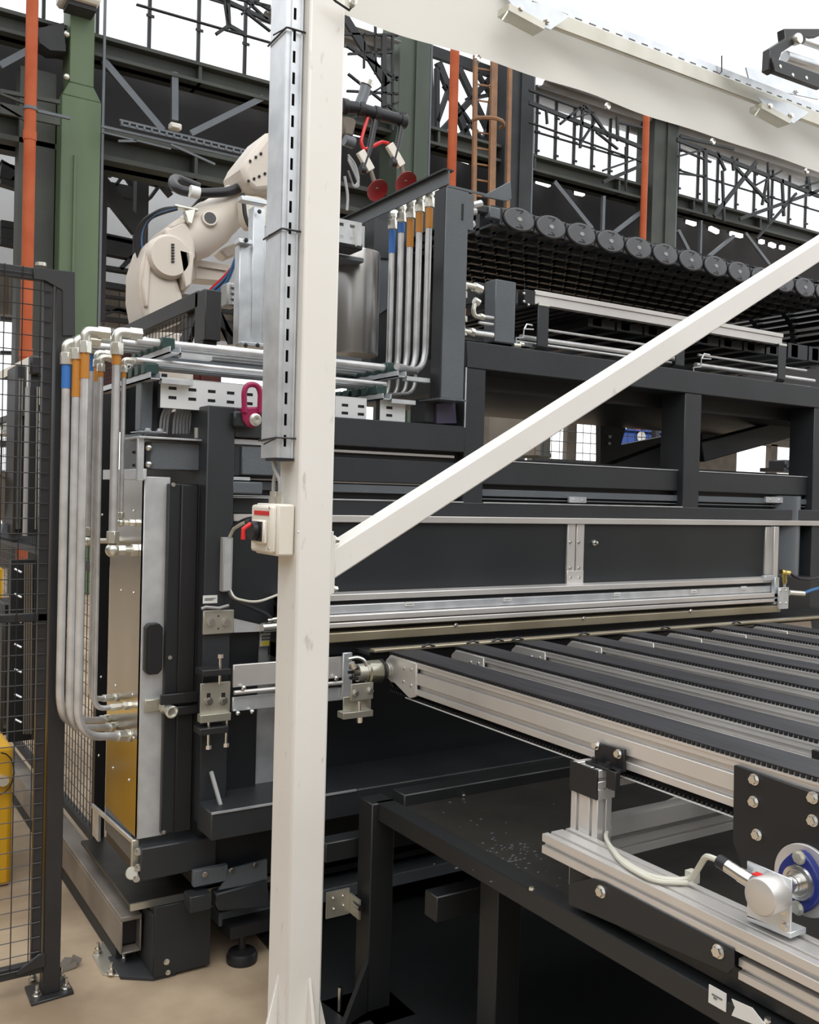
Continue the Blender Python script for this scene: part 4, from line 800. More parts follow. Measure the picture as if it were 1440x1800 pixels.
pl.append(hpipe('leftmost hydraulic pipe with blue marker tape beside the fence post', 2.935, (116, 608), (106, 1268), .0125, 'tapeb', .075, None, 'bend', (190, 1266)))
pl.append(hpipe('second hydraulic pipe from the fence post, long orange tape, bending to the cabinet', 2.925, (135, 601), (122, 1281), .0118, 'tapeo', .115, None, 'bend', (202, 1279)))
pl.append(hpipe('third hydraulic pipe from the fence post, highest orange tape, bending to the cabinet', 2.915, (150, 588), (136, 1296), .0125, 'tapeo', .08, None, 'bend', (228, 1293)))
pl.append(hpipe('hydraulic pipe with small blue tape ending at an elbow behind the other pipes', 3.24, (162, 598), (155, 942), .0105, 'tapeb', .06, None, 'stub'))
pl.append(hpipe('thin hydraulic pipe bending to the upper rear union of the cabinet', 3.13, (169, 624), (160, 1229), .0085, 'tapeo', .05, None, 'bend', (205, 1226)))
pl.append(hpipe('thin hydraulic pipe bending to the upper front union of the cabinet', 3.04, (177, 632), (166, 1247), .0085, 'tapeo', .02, None, 'bend', (224, 1240)))
pl.append(hpipe('short thick hydraulic pipe ending at the ball union on the cabinet side', 2.99, (205, 590), (199, 955), .0135, 'tapeo', .036, None, 'stub'))
pl.append(hpipe('thinnest short hydraulic pipe ending just above the ball union', 3.02, (219, 636), (212, 912), .0075, 'tapeo', .02, None, 'stub'))
x_right = AY(690, 655, 3.0).x
# horizontal runs, upper layer and lower layer
for k, (Y, z, r, xs, xe, lb) in enumerate(((2.99, None, .0125, pl[6][1] + .06, x_right + .1, 'front upper horizontal hydraulic pipe above the slotted plate'), (3.06, None, .011, pl[5][1] + .06, x_right + .08, 'second upper horizontal hydraulic pipe'), (3.13, None, .011, pl[4][1] + .06, x_right + .08, 'third upper horizontal hydraulic pipe'), (3.20, None, .0125, pl[0][1] + .06, x_right + .08, 'rearmost upper horizontal hydraulic pipe'))):
    z = AY(215, 597, 3.0).z
    mb = MB(); mb.tube([(xs, Y, z), (xe, Y, z)], r, 12); o = tag(mb.build('horizontal_pipe', 'pipe'), lb, 'pipe')
for k in range(4):
    Y = 2.96 + k * .055; z = AY(335, 642, 2.96).z
    mb = MB(); mb.tube([(pl[7][1] + .02 + k * .01, Y, z), (x_right - .05, Y, z)], .0085, 10); tag(mb.build('horizontal_pipe', 'pipe'), ('frontmost', 'second', 'third', 'rearmost')[k] + ' thin horizontal pipe of the lower layer under the thick ones', 'pipe')
# clamp blocks + struts
for k, (sx, lab_) in enumerate(((AY(292, 612, 2.99).x, 'left of the white post'), (x_right - .02, 'right of the white post'))):
    for j, (dz, dx, nm) in enumerate(((0, 0, 'upper'), (-.085, -.06, 'lower'))):
        z = AY(215, 597, 3.0).z + dz; x = sx + dx
        t = thing('pipe_clamp_rail', nm + ' strut rail with dark green pipe clamps ' + lab_, 'pipe clamp', (x, 3.1, z - .04))
        mb = MB(); mb.box(x - .018, 2.90, z - .040, x + .018, 3.5, z - .036); mb.box(x - .018, 2.90, z - .040, x - .014, 3.5, z - .019); mb.box(x + .014, 2.90, z - .040, x + .018, 3.5, z - .019); mb.build('strut_rail', 'galv', t)
        for i in range(5):
            yy = 2.99 + i * .07 - .03 * j; MB().box(x - .022, yy - .022, z - .02, x + .022, yy + .022, z + .018 - j * .006).build('clamp_block', 'tealc', t, bevel=.003)
        mb = MB(); mb.box(x + .02, 2.9, z - .05, x + .12, 2.93, z - .035); mb.build('end_foot', 'galv', t)
# horizontal aluminium tray between the layers
mb = MB(); a = AY(325, 620, 3.1); mb.box(a.x, 3.3, a.z - .02, x_right, 3.5, a.z + .01); tag(mb.build('pipe_tray', 'greyp'), 'grey tray between the two layers of horizontal pipes', 'tray')

# ---------------- middle riser pipes (five, along Y)
zb = AY(215, 597, 3.0).z
for i, (xp, yt, tp, tl) in enumerate(((690, 402, 'tapeb', .10), (706, 390, 'tapeb', .045), (722, 383, 'tapeo', .115), (738, 372, 'tapeo', .08), (755, 364, 'tapeo', .08))):
    Y = 3.36 - i * .085
    a = AY(xp, yt, Y); t = thing('riser_pipe', ('leftmost riser pipe with blue tape beside the dark cylinder', 'second riser pipe with short blue tape', 'middle riser pipe with the longest orange tape', 'fourth riser pipe with orange tape', 'rightmost riser pipe with orange tape beside the grey upright')[i], 'pipe', (a.x, Y, zb))
    r = .0125
    x = a.x; yb = Y - .02
    mb = MB(); mb.tube([(x, Y, a.z), (x, Y, zb + .0), (x - .18, Y - .09, zb - .0)], r, 12, .10, 8); mb.build('pipe_run', 'pipe', t)
    MB().cyl((x, Y, a.z - .005), (x, Y, a.z - tl), r * 1.12, 14).build('marker_tape', tp, t)
    MB().cyl((x, Y, a.z - .002), (x, Y, a.z + .035), r * 1.55, 6).build('union_nut', 'fit', t, bevel=.001)
    mb = MB(); mb.tube([(x, Y, a.z + .03), (x, Y, a.z + .065), (x + .05, Y + .02, a.z + .065)], r * 1.25, 12, .02); mb.cyl((x, Y, a.z + .045), (x, Y, a.z + .06), r * 1.5, 6); mb.build('elbow', 'fit', t, bevel=.001)
for i in range(4):
    Y = 3.30 - i * .085; x = AY(694 + i * 16, 520, Y).x + .02; mb = MB(); mb.tube([(x, Y + .06, 2.5), (x, Y + .06, zb - .07), (x - .15, Y - .0, zb - .09)], .0075, 10, .07, 6); tag(mb.build('riser_pipe', 'pipe'), ('first', 'second', 'third', 'fourth')[i] + ' thin riser pipe from the left behind the thick risers', 'pipe')

# grey upright with folded edge, tray frame on top
t = thing('cable_tower', 'grey hammered upright carrying an open box frame and the energy chain', 'tower', AY(800, 700, 2.86))
xa, xb = AY(783, 400, 2.86).x, AY(823, 400, 2.86).x; ztop = AY(783, 328, 2.86).z; zbot = AY(783, 700, 2.86).z
MB().box(xa, 2.86, zbot, xb, 2.875, ztop).build('front_face', 'greyp', t, bevel=.002)
MB().box(xa - .004, 2.862, zbot, xa, 2.925, ztop).build('side_face', 'panel', t)
MB().box(xa - .01, 2.85, zbot - .006, xb + .01, 2.99, zbot).build('foot_plate', 'greyp', t)
mb = MB(); mb.bY(822, 340, 832, 405, 2.862, .006); mb.build('slotted_tab', 'greyp', t); mb = MB(); mb.bY(812.5, 358, 815, 387, 2.858, .004); mb.build('slot_hole', 'black', t)
zt2 = AY(765, 320, 3.0).z
xfr = AY(765, 320, 2.95).x
MB().box(xfr - .003, 2.86, zt2 - .05, xfr + .003, 4.15, zt2).build('side_rail', 'greyp', t)
MB().box(xfr - .02, 2.86, zt2 - .002, xfr + .02, 4.15, zt2 + .004).build('side_rim', 'panel', t)
MB().box(xfr, 2.862, AY(890, 352, 2.86).z, AY(890, 352, 2.86).x, 2.87, AY(780, 322, 2.86).z).build('front_rim', 'greyp', t)
mb = MB(); mb.pY([(848, 345), (898, 318), (900, 350), (890, 354)], 2.86, .01); mb.build('angled_flange', 'greyp', t, bevel=.002)
mb = MB(); mb.bY(748, 700, 800, 745, 2.95, .1); mb.build('mount_block', 'dark', t); mb = MB(); mb.pY([(768, 710), (800, 706), (803, 744), (768, 744)], 2.94, .01); mb.build('violet_plate', 'violet', t)
for q, e in (((822, 372), (836, 372)), ((824, 400), (832, 392)), ((830, 362), (846, 358))): MB().cyl(AY(*q, 2.95), AY(*e, 2.95), .014, 16).build('spigot', 'pipe', t, bevel=.001)
# enclosure behind the risers
t = thing('valve_enclosure', 'dark enclosure wall behind the riser pipes with brushed lower section', 'enclosure', AY(650, 640, 3.6))
mb = MB(); mb.pY([(652, 372), (765, 325), (765, 650), (652, 650)], 3.62, .02); mb.build('back_sheet', 'panel', t)
mb = MB(); mb.bX(642, 380, 652, 640, AY(652, 500, 3.6).x, .02); mb.build('corner_post', 'dark', t)
mb = MB(); mb.pY([(656, 456), (684, 448), (684, 540), (656, 560)], 3.61, .01); mb.build('hammered_panel', 'greyp', t)
mb = MB(); mb.pY([(658, 384), (690, 392), (690, 455), (656, 452)], 3.60, .01); mb.build('dark_hood', 'dark', t)
t = thing('accumulator', 'brushed steel accumulator cylinder right of the white post', 'cylinder', AY(620, 625, 3.35))
c = AY(622, 560, 3.35); mb = MB(); mb.lathe((c.x, 3.35, AY(620, 625, 3.35).z), (0, 0, 1), [(0, .098), (.01, .1), (.40, .1), (.405, .098)], 40); mb.build('barrel', 'brushed', t)
mb = MB(); mb.bY(592, 445, 640, 462, 3.22, .2); mb.build('clamp_beam', 'greyp', t, bevel=.003)
mb = MB(); a = AY(590, 380, 3.1); slotted(mb, (a.x - .06, 3.1, a.z - .09), (1, 0, 0), (0, 0, 1), (0, 1, 0), .17, .085, .003, [.02, .065], .01, .055, .03, .012); mb.build('slotted_cover', 'galv', t)
mb = MB(); mb.bY(592, 420, 638, 440, 3.12, .1); mb.build('lower_hood', 'dark', t, bevel=.004); mb = MB(); mb.tube([AY(625, 392, 3.09), AY(626, 410, 3.09), AY(626, 433, 3.09)], .003, 6); mb.build('pull_cord', 'fit', t)
mb = MB(); mb.bY(592, 625, 636, 640, 3.2, .2); mb.build('base_band', 'greyp', t)

# ---------------- energy chain
t = thing('energy_chain', 'wide black cable drag chain with round side links at the upper right', 'drag chain', (3.3, 3.0, 2.5))
YC = 3.0; zc = AY(912, 385, YC).z - .002; pit = AY(968, 402, YC).x - AY(912, 385, YC).x; hr = .038
links = []
for i in range(13):
    x = AY(912, 385, YC).x + i * pit; z = zc - .0016 * i
    if i == 0:
        E_ = lambda rx, rz, n=28: [(x + math.cos(2 * math.pi * q / n) * rx, 0, z + math.sin(2 * math.pi * q / n) * rz) for q in range(n)]
        def disc(mb, rx, rz, y0, y1): mb.prism([(a_, YC + y0, c_) for a_, _, c_ in E_(rx, rz)], (0, y1 - y0, 0))
        mb = MB(); mb.box(x - pit * .49, YC + .004, z - .034, x + pit * .49, YC + .02, z + .034); lk = mb.build('side_link', 'chain', t, bevel=.003)
        mb = MB(); disc(mb, .080, .047, -.002, .006); mb.build('link_outline', 'black', lk)
        mb = MB(); disc(mb, .075, .044, -.006, .0); mb.build('round_boss', 'chainface', lk, bevel=.002)
        mb = MB(); disc(mb, .012, .008, -.008, -.005); mb.build('boss_pin', 'cable', lk)
        mb = MB()
        for s in (-1, 1): mb.prism([(x - .020, YC - .0065, z + s * .036), (x + .020, YC - .0065, z + s * .036), (x + .016, YC - .0065, z + s * .028), (x + .002, YC - .0065, z + s * .020), (x - .002, YC - .0065, z + s * .020), (x + .010, YC - .0065, z + s * .031), (x - .016, YC - .0065, z + s * .031)], (0, .001, 0))
        for s in (-1, 1): mb.prism([(x + s * pit * .5 - .005, YC + .002, z - .022), (x + s * pit * .5 + .005, YC + .002, z - .022), (x + s * pit * .5 + .002, YC + .002, z + .03), (x + s * pit * .5 - .002, YC + .002, z + .03)], (0, .002, 0))
        mb.build('link_notch', 'black', lk)
        kids = [k for k in bpy.data.objects if k.parent == lk]
    else:
        c = lk.copy(); C.objects.link(c); c.location = (i * pit, 0, -.0016 * i)
        for k_ in kids: d = k_.copy(); C.objects.link(d); d.parent = c
# underside crossbars: a dark grid of bars with gaps, 1 m wide
mb = MB(); x0 = AY(870, 385, YC).x
for i in range(28):
    x = x0 + i * pit / 2
    mb.box(x, YC + .02, zc - .040, x + pit * .30, YC + .9, zc - .030)
    mb.box(x, YC + .02, zc + .032, x + pit * .30, YC + .9, zc + .040)
    for k in range(8): mb.box(x, YC + .10 + k * .10, zc - .055, x + pit * .34, YC + .125 + k * .10, zc + .04)
stuff(mb.build('crossbars', 'chain', t)).active_material = M['panel']
MB().box(x0, YC + .3, zc - .01, x0 + 14 * pit, YC + .9, zc + .0).build('cable_bed', 'black', t)
mb = MB(); mb.bY(806, 350, 880, 380, 2.98, .03); mb.build('end_connector', 'dark', t, bevel=.003)
mb = MB(); mb.bY(861, 362, 880, 386, 2.97, .03); mb.build('connector_block', 'greyp', t, bevel=.003)
# chain curl at right end and lower run
xe = x0 + 14 * pit; R_ = .17; mb = MB()
for k in range(15):
    a_ = math.pi / 2 - math.pi * k / 14; cx_, cz_ = xe + math.cos(a_) * R_, zc - R_ + math.sin(a_) * R_
    ax_ = V((math.sin(a_), 0, -math.cos(a_)))
    mb.bar(V((cx_, YC, cz_)) - ax_ * .02, V((cx_, YC, cz_)) + ax_ * .02, .05, .03)
    for yy in (.22, .44, .66, .88): mb.bar(V((cx_, YC + yy, cz_)) - ax_ * .02, V((cx_, YC + yy, cz_)) + ax_ * .02, .05, .03)
    for yy in (.11, .33, .55, .77): mb.bar(V((cx_, YC + yy, cz_)) - ax_ * .015, V((cx_, YC + yy, cz_)) + ax_ * .013, .012, .18) if k % 3 else None
    mb.bar(V((cx_, YC + .45, cz_)) - ax_ * .009, V((cx_, YC + .45, cz_)) + ax_ * .009, .012, .9)
mb.build('chain_curl', 'panel', t)
mb = MB(); zl = zc - 2 * R_
for i in range(11):
    x = xe - (i + .5) * pit; mb.box(x - pit * .46, YC, zl - .036, x + pit * .46, YC + .02, zl + .036); mb.box(x - pit * .3, YC, zl - .03, x + pit * .0, YC + .9, zl + .03)
mb.build('chain_link', 'panel', t)  # lower run coloured darker to hold the shade under the tray

# ---------------- upper service deck on top of the press beam
YD = 2.93
t = thing('chain_tray', 'long silver chain tray profile resting on bent grey brackets', 'tray', AY(1150, 600, YD))
a = AY(940, 510, YD); b = AY(1375, 608, YD); z1 = a.z; z0 = AY(940, 535, YD).z
MB().box(a.x, YD, z0, b.x, YD + .004, z1 - .018).box(a.x, YD - .006, z1 - .018, b.x, YD + .004, z1).box(a.x, YD, z0, b.x, YD + .02, z0 + .004).build('front_profile', 'alu', t, bevel=.001)
MB().box(a.x, YD + .004, z0 + .01, b.x, YD + .75, z0 + .02).build('tray_floor', 'panel', t)
mb = MB()
for i in range(26): mb.box(a.x + i * .06, YD + .03, z0 + .0, a.x + i * .06 + .03, YD + .7, z0 + .008)
mb.build('tray_rib', 'black', t)
for px, py in ((955, 545), (1196, 598), (1375, 617)):
    c = AY(px, py, YD - .01); zz = zU1
    mb = MB(); mb.tube([(c.x, YD - .005, z0 - .002), (c.x, YD - .012, z0 - .02), (c.x, YD - .012, zz + .03), (c.x, YD + .03, zz + .004)], .006, 4, .02); 
    mb = MB(); w_ = .028
    prof = [(YD + .03, z0 + .004), (YD - .014, z0 + .004), (YD - .014, zz + .02), (YD + .0, zz + .004), (YD + .08, zz + .004), (YD + .08, zz + .010), (YD + .004, zz + .010), (YD - .006, zz + .022), (YD - .006, z0 - .004), (YD + .03, z0 - .004)]
    mb.prism([(c.x - w_, y, z) for y, z in prof], (w_ * 2, 0, 0)); mb.build('bent_bracket', 'dark', t, bevel=.002)
    MB().box(c.x - w_, YD - .016, z0 - .004, c.x + w_, YD - .012, z0 + .006).build('bracket_edge', 'fit', t)
# end fixture of tray
mb = MB(); mb.bY(922, 508, 941, 537, YD - .004, .04); mb.build('end_block', 'black', t, bevel=.002)
for q in ((921, 516), (921, 530), (929, 536)): MB().sphere(AY(*q, YD - .01), .006, 8, 6).build('screw', 'chrome', t)
# service pipes on brackets in front of the deck
for k, (x0p, y0p, x1p, y1p, r, lb) in enumerate(((905, 600, 1180, 636, .006, 'thin'), (918, 592, 1200, 626, .011, 'thick'), (960, 578, 1200, 614, .006, 'upper'), (1232, 640, 1440, 676, .011, 'thick right'), (1240, 622, 1430, 650, .006, 'upper right'), (1235, 652, 1440, 684, .006, 'lower right'))):
    p = AY(x0p, y0p, 2.96); q = AY(x1p, y1p, 2.96); z = p.z; mb = MB(); mb.tube([(p.x, 2.96 + .01 * k, z), (q.x, 2.96 + .01 * k, z)], r, 12); tag(mb.build('service_pipe', 'pipe'), ('thin lowest service pipe on the press top left of the diagonal', 'thickest service pipe on the press top left of the diagonal', 'upper service pipe under the silver tray left of the diagonal', 'thick service pipe on the press top right of the diagonal', 'upper thin service pipe right of the diagonal', 'lowest thin service pipe right of the diagonal')[k], 'pipe')
for k, (dx, dy) in enumerate(((0, 0), (312, 52))):
    t = thing('strut_bracket', ('zigzag strut bracket left of the first bent bracket', 'zigzag strut bracket right of the white diagonal')[k], 'bracket', AY(920 + dx, 605 + dy, 2.92))
    P = lambda x, y: AY(x + dx, y + dy, 2.925)
    mb = MB(); pts = [P(908, 606), P(907, 594), P(920, 593), P(921, 578), P(938, 579)]; mb.tube(pts, .0035, 5); mb.tube([P(922, 578), P(926, 570), P(936, 572)], .0035, 5); mb.build('strut_section', 'galv', t)
    mb = MB(); mb.cyl(P(912, 604), P(920, 606), .008, 8); mb.cyl(P(902, 607), P(914, 608), .010, 8); mb.build('end_fitting', 'fit', t)
    mb = MB(); mb.box(P(908, 600).x, 2.93, P(908, 606).z, P(938, 600).x, 3.4, P(908, 606).z + .01); mb.build('strut_rail', 'greyp', t)
# valve block with elbows
t = thing('valve_block', 'dark valve box on the press top beside the grey upright', 'valve box', AY(875, 600, 2.95))
mb = MB(); a = AY(872, 490, 2.92); b = AY(905, 605, 2.92); mb.box(a.x, 2.92, b.z, b.x, 2.99, a.z); mb.build('front_plate', 'greyp', t, bevel=.003)
mb = MB(); mb.bY(838, 495, 874, 538, 3.02, .12); mb.build('box_rear', 'dark', t, bevel=.004)
mb = MB(); mb.bY(870, 600, 912, 607, 2.92, .08); mb.build('foot_block', 'black', t)
t = thing('elbow_stack', 'stack of bright elbows with an orange taped tube at the right of the grey upright', 'fitting', AY(815, 590, 2.95))
Q = lambda x, y: AY(x, y, 2.93)
mb = MB(); mb.tube([Q(816, 590), Q(813, 578), Q(812, 560)], .012, 12, .01); mb.build('lower_elbow', 'fit', t)
mb = MB(); mb.tube([Q(812, 575), Q(813, 582), Q(830, 586)], .013, 12, .02); mb.cyl(Q(826, 583), Q(833, 586), .017, 6); mb.build('elbow', 'fit', t)
MB().cyl(Q(813, 562), Q(814, 500), .011, 12).build('tube', 'pipe', t); MB().cyl(Q(813, 556), Q(814, 543), .0125, 12).build('marker_tape', 'tapeo', t)
for y0_, y1_ in ((500, 510), (512, 524), (556, 566)): MB().cyl(Q(814, y0_), Q(814, y1_), .017, 6).build('union_nut', 'fit', t, bevel=.001)
mb = MB(); mb.tube([Q(814, 505), Q(817, 501), Q(836, 505)], .013, 12, .01); mb.cyl(Q(833, 504), Q(846, 510), .018, 8); mb.build('top_elbow', 'fit', t)
mb = MB(); mb.tube([Q(836, 530), Q(832, 545), Q(834, 555), Q(848, 558)], .009, 12, .02); mb.cyl(Q(834, 528), Q(842, 533), .014, 8); mb.cyl(Q(843, 556), Q(850, 559), .013, 6); mb.build('small_elbow', 'fit', t)
for k, (q, e, r) in enumerate((((846, 556), (868, 561), .007), ((830, 585), (866, 590), .012), ((842, 567), (868, 569), .006))): a = Q(*q); b = Q(*e); MB().tube([a, (b.x, a.y, a.z)], r, 10).build('pipe_run', 'pipe', t)
for q, e in (((832, 575), (862, 581)), ((826, 594), (862, 598)), ((828, 600), (866, 604))): a = Q(*q); b = Q(*e); MB().tube([a + V((0, .04, 0)), (b.x, a.y + .04, a.z)], .005, 8).build('rear_pipe', 'greyp', t)

# ---------------- inside the frame: back structure seen through the openings
t = thing('rear_structure', 'dark rear structure with a rounded window hole seen through the press frame', 'frame', (4.5, 4.2, 1.6))
YB = 4.1
outer = [(1062, 690), (1215, 690), (1215, 770), (1062, 812)]
hole = [(1092, 782), (1108, 724), (1117, 719), (1162, 719), (1172, 730), (1179, 765)]
mb = MB(); mb.pY([(1040, 640), (1092, 640), (1092, 815), (1056, 822), (1056, 690)], YB, .04); mb.pY([(1092, 640), (1230, 660), (1230, 724), (1172, 722), (1162, 719), (1117, 719), (1108, 724), (1092, 782)], YB, .04); mb.pY([(1172, 722), (1230, 724), (1230, 775), (1179, 765)], YB, .04); mb.pY([(1092, 782), (1179, 765), (1230, 775), (1230, 780), (1092, 815)], YB, .04); mb.build('window_plate', 'panel', t)
mb = MB(); mb.lY(1190, 775, 1440, 700, 3.6, .0, 0); mb.build('x', 'panel', t) if 0 else None
mb = MB(); mb.lY(1225, 795, 1450, 735, 3.3, .10, .08); mb.build('diagonal_arm', 'dark', t, bevel=.004)
mb = MB(); mb.lY(1060, 838, 1200, 785, 3.5, .10, .08); mb.lY(1230, 770, 1300, 745, 4.0, .14, .05); mb.lY(1318, 715, 1318, 770, 4.0, .09, .05); mb.build('rear_arm', 'panel', t)
mb = MB(); zz = zU1 - .02; mb.box(xA1, 3.04, zz - .14, xEnd, 4.0, zz); mb.build('deck_underside', 'panel', t)
mb = MB(); mb.lY(860, 672, 1030, 655, 3.6, .05, .05); mb.lY(860, 680, 1120, 690, 3.62, .01, .3); mb.build('under_rail', 'greyp', t)
mb = MB(); mb.box(xA1 - .3, 3.1, zW1 + .0, xEnd, 4.0, zW1 + .02); mb.build('rear_table', 'panel', t)
for q in ((1074, 712), (1073, 722), (1073, 770), (1072, 782)): MB().bY(q[0] - 1, q[1] - 5, q[0] + 2, q[1], YB - .01, .01).build('slot_mark', 'galv', t)
t = thing('rear_motor', 'black motor block silhouetted in the rightmost opening of the press frame', 'motor', AY(1395, 825, 4.3)); mb = MB(); mb.bY(1382, 808, 1410, 828, 4.3, .15); mb.cyl(AY(1395, 806, 4.35), AY(1395, 800, 4.35), .03, 12); mb.build('motor_body', 'panel', t, bevel=.01); mb = MB(); mb.bY(1378, 822, 1430, 832, 4.3, .2); mb.build('motor_base', 'black', t)
t = thing('rear_motor', 'silver ribbed cylinder lying at the right edge of the frame opening', 'motor', AY(1420, 830, 4.2)); mb = MB(); mb.cyl(AY(1410, 828, 4.2), AY(1450, 830, 4.2), .04, 16); mb.build('motor_body', 'galv', t)

def mesh_panel(name, lb, o, U, L, H, sx, sz, r=.002, parent=None, m='fence'):
    """welded mesh: wires along U and Z"""
    mb = MB(); o = V(o); U = V(U); n = 4
    k = 0
    while k * sx <= L: mb.cyl(o + U * k * sx, o + U * k * sx + V((0, 0, H)), r, 4, caps=False); k += 1
    k = 0
    while k * sz <= H: mb.cyl(o + V((0, 0, k * sz)), o + U * L + V((0, 0, k * sz)), r, 4, caps=False); k += 1
    return stuff(mb.build(name, m, parent))
# ================================================================== FENCE IN FRONT (left)
YFc = 2.99; PXr = AY(111, 1450, YFc).x; PXl = AY(81, 1450, YFc).x
t = thing('fence_post', 'black steel fence post with bolted foot plate at the lower left', 'post', AZ(90, 1752, 0))
px_ = (PXl + PXr) / 2
zpt = AY(120, 478, YFc).z
MB().box(PXl, YFc, .008, PXr, YFc + .05, zpt).build('post_tube', 'fence', t, bevel=.002)
mb = MB(); mb.prism([AZ(43, 1738, 0), AZ(55, 1770, 0), AZ(130, 1748, 0), AZ(127, 1740, 0), AZ(112, 1716, 0)], (0, 0, .008)); mb.build('foot_plate', 'fence', t, bevel=.002)
for k, q in enumerate(((58, 1722), (65, 1751), (116, 1738), (107, 1718))):
    p = AZ(*q, .008); mb = MB(); mb.cyl(p, p + V((0, 0, .004)), .014, 12); mb.cyl(p, p + V((0, 0, .014)), .010, 6); mb.cyl(p, p + V((0, 0, .034)), .005, 8); mb.build('anchor_bolt', 'chrome', t)
mb = MB(); mb.pY([(58, 470), (132, 478), (132, 590), (110, 590), (110, 510), (80, 493), (60, 490)], YFc - .004, .006); mb.build('corner_plate', 'steeld', t, bevel=.001)
mb = MB(); mb.cyl(AY(72, 468, 3.0), AY(72, 462, 3.0), .016, 10); mb.build('cap_bolt', 'fit', t)
xL0 = AY(-60, 600, YFc).x
t = thing('mesh_fence', 'black mesh fence panel at the left edge in front of the yellow machine', 'fence', (.4, YFc, AY(30, 1700, YFc).z))
zt_ = AY(40, 467, YFc).z; zm_ = AY(40, 1087, YFc).z; zb_ = AY(40, 1705, YFc).z
xfr2 = AY(88, 900, YFc).x; xin = AY(62, 1400, YFc).x
MB().box(xL0, YFc + .005, zt_ - .035, PXl + .02, YFc + .03, zt_).build('top_rail', 'fence', t, bevel=.002)
MB().box(xL0, YFc + .005, zm_ - .012, xfr2, YFc + .03, zm_ + .012).build('middle_rail', 'fence', t, bevel=.002)
MB().box(xL0, YFc + .005, zb_ - .025, PXl + .01, YFc + .03, zb_ + .01).build('bottom_rail', 'fence', t, bevel=.002)
MB().box(AY(59, 1500, YFc).x, YFc + .005, zb_, AY(76, 1500, YFc).x, YFc + .03, zt_).build('frame_upright', 'fence', t, bevel=.002)
mesh_panel('mesh_wires', '', (xL0, YFc + .0, zb_), (1, 0, 0), xin + .02 - xL0, zt_ - zb_, .05, .045, .0016, t)
mb = MB(); mb.pY([(28, 1712), (68, 1678), (80, 1676), (80, 1700), (60, 1705), (32, 1716)], YFc - .006, .012); mb.build('corner_gusset', 'fence', t, bevel=.002)
# crumpled tape near the post foot
mb = MB(); p = AZ(118, 1706, 0); mb.prism([p + V((-.02, -.01, 0)), p + V((.03, .0, .004)), p + V((.04, .02, .012)), p + V((0, .03, .018)), p + V((-.02, .015, .006))], (0, .006, .010)); mb.prism([p + V((.0, .0, .008)), p + V((.03, .01, .0)), p + V((.045, .005, .015)), p + V((.02, .02, .028))], (.005, .01, .006)); tag(mb.build('crumpled_rag', 'tan'), 'crumpled brown scrap on the floor behind the fence post foot', 'scrap')

# side fence behind the pipes (runs back along Y)
XF = .95
t = thing('side_fence', 'black mesh fence running back behind the vertical pipes', 'fence', (XF, 4.5, .2))
MB().box(XF - .02, 3.62, .2, XF + .02, 3.66, 1.9).build('post_tube', 'fence', t)
MB().box(XF - .015, 3.64, .2, XF + .015, 7.5, .23).build('bottom_rail', 'fence', t); MB().box(XF - .015, 3.64, 1.22, XF + .015, 7.5, 1.25).build('middle_rail', 'fence', t); MB().box(XF - .015, 3.64, 1.9, XF + .015, 7.5, 1.93).build('top_rail', 'fence', t)
mesh_panel('mesh_wires', '', (XF, 3.66, .23), (0, 1, 0), 3.8, 1.68, .05, .045, .0018, t)
# far fence beyond the opening between posts
t = thing('far_fence', 'dense mesh fence standing far behind the left fence panel', 'fence', (.9, 6.2, 0))
MB().box(-.5, 6.2, .0, .55, 6.24, .04).build('bottom_rail', 'fence', t); MB().box(-.5, 6.2, 1.45, .95, 6.24, 1.49).build('top_rail', 'fence', t)
mesh_panel('mesh_wires', '', (-.5, 6.22, .04), (1, 0, 0), 1.35, 1.42, .06, .05, .002, t)
# fence by the robot (upper): top beam going back along Y with mesh below
XR = 1.40
p0 = AX(183, 587, XR); p1 = AX(360, 512, XR); zf = p1.z
t = thing('robot_cell_fence', 'dark fence with wide top beam in front of the robot base', 'fence', (XR, p1.y, 1.5))
MB().box(XR - .03, p1.y, zf - .07, XR + .03, p0.y, zf).build('top_beam', 'fence', t, bevel=.003)
mesh_panel('mesh_wires', '', (XR, p1.y, 2.1), (0, 1, 0), p0.y - p1.y, zf - .06 - 2.1, .05, .05, .002, t)
mb = MB(); mb.bX(343, 515, 357, 605, XR - .03, .06); mb.build('inner_post', 'fence', t, bevel=.003)
mb = MB(); mb.bY(362, 508, 388, 600, p1.y - .1, .08); mb.build('corner_post', 'fence', t, bevel=.003)
mb = MB(); mb.prism([AX(343, 560, XR), AX(343, 520, XR), AX(315, 600, XR), AX(330, 603, XR)], (.02, 0, 0)); mb.prism([AY(388, 545, 4.2), AY(388, 570, 4.2), AY(420, 605, 4.2), AY(405, 605, 4.2)], (0, .03, 0)); mb.build('corner_gusset', 'fence', t)

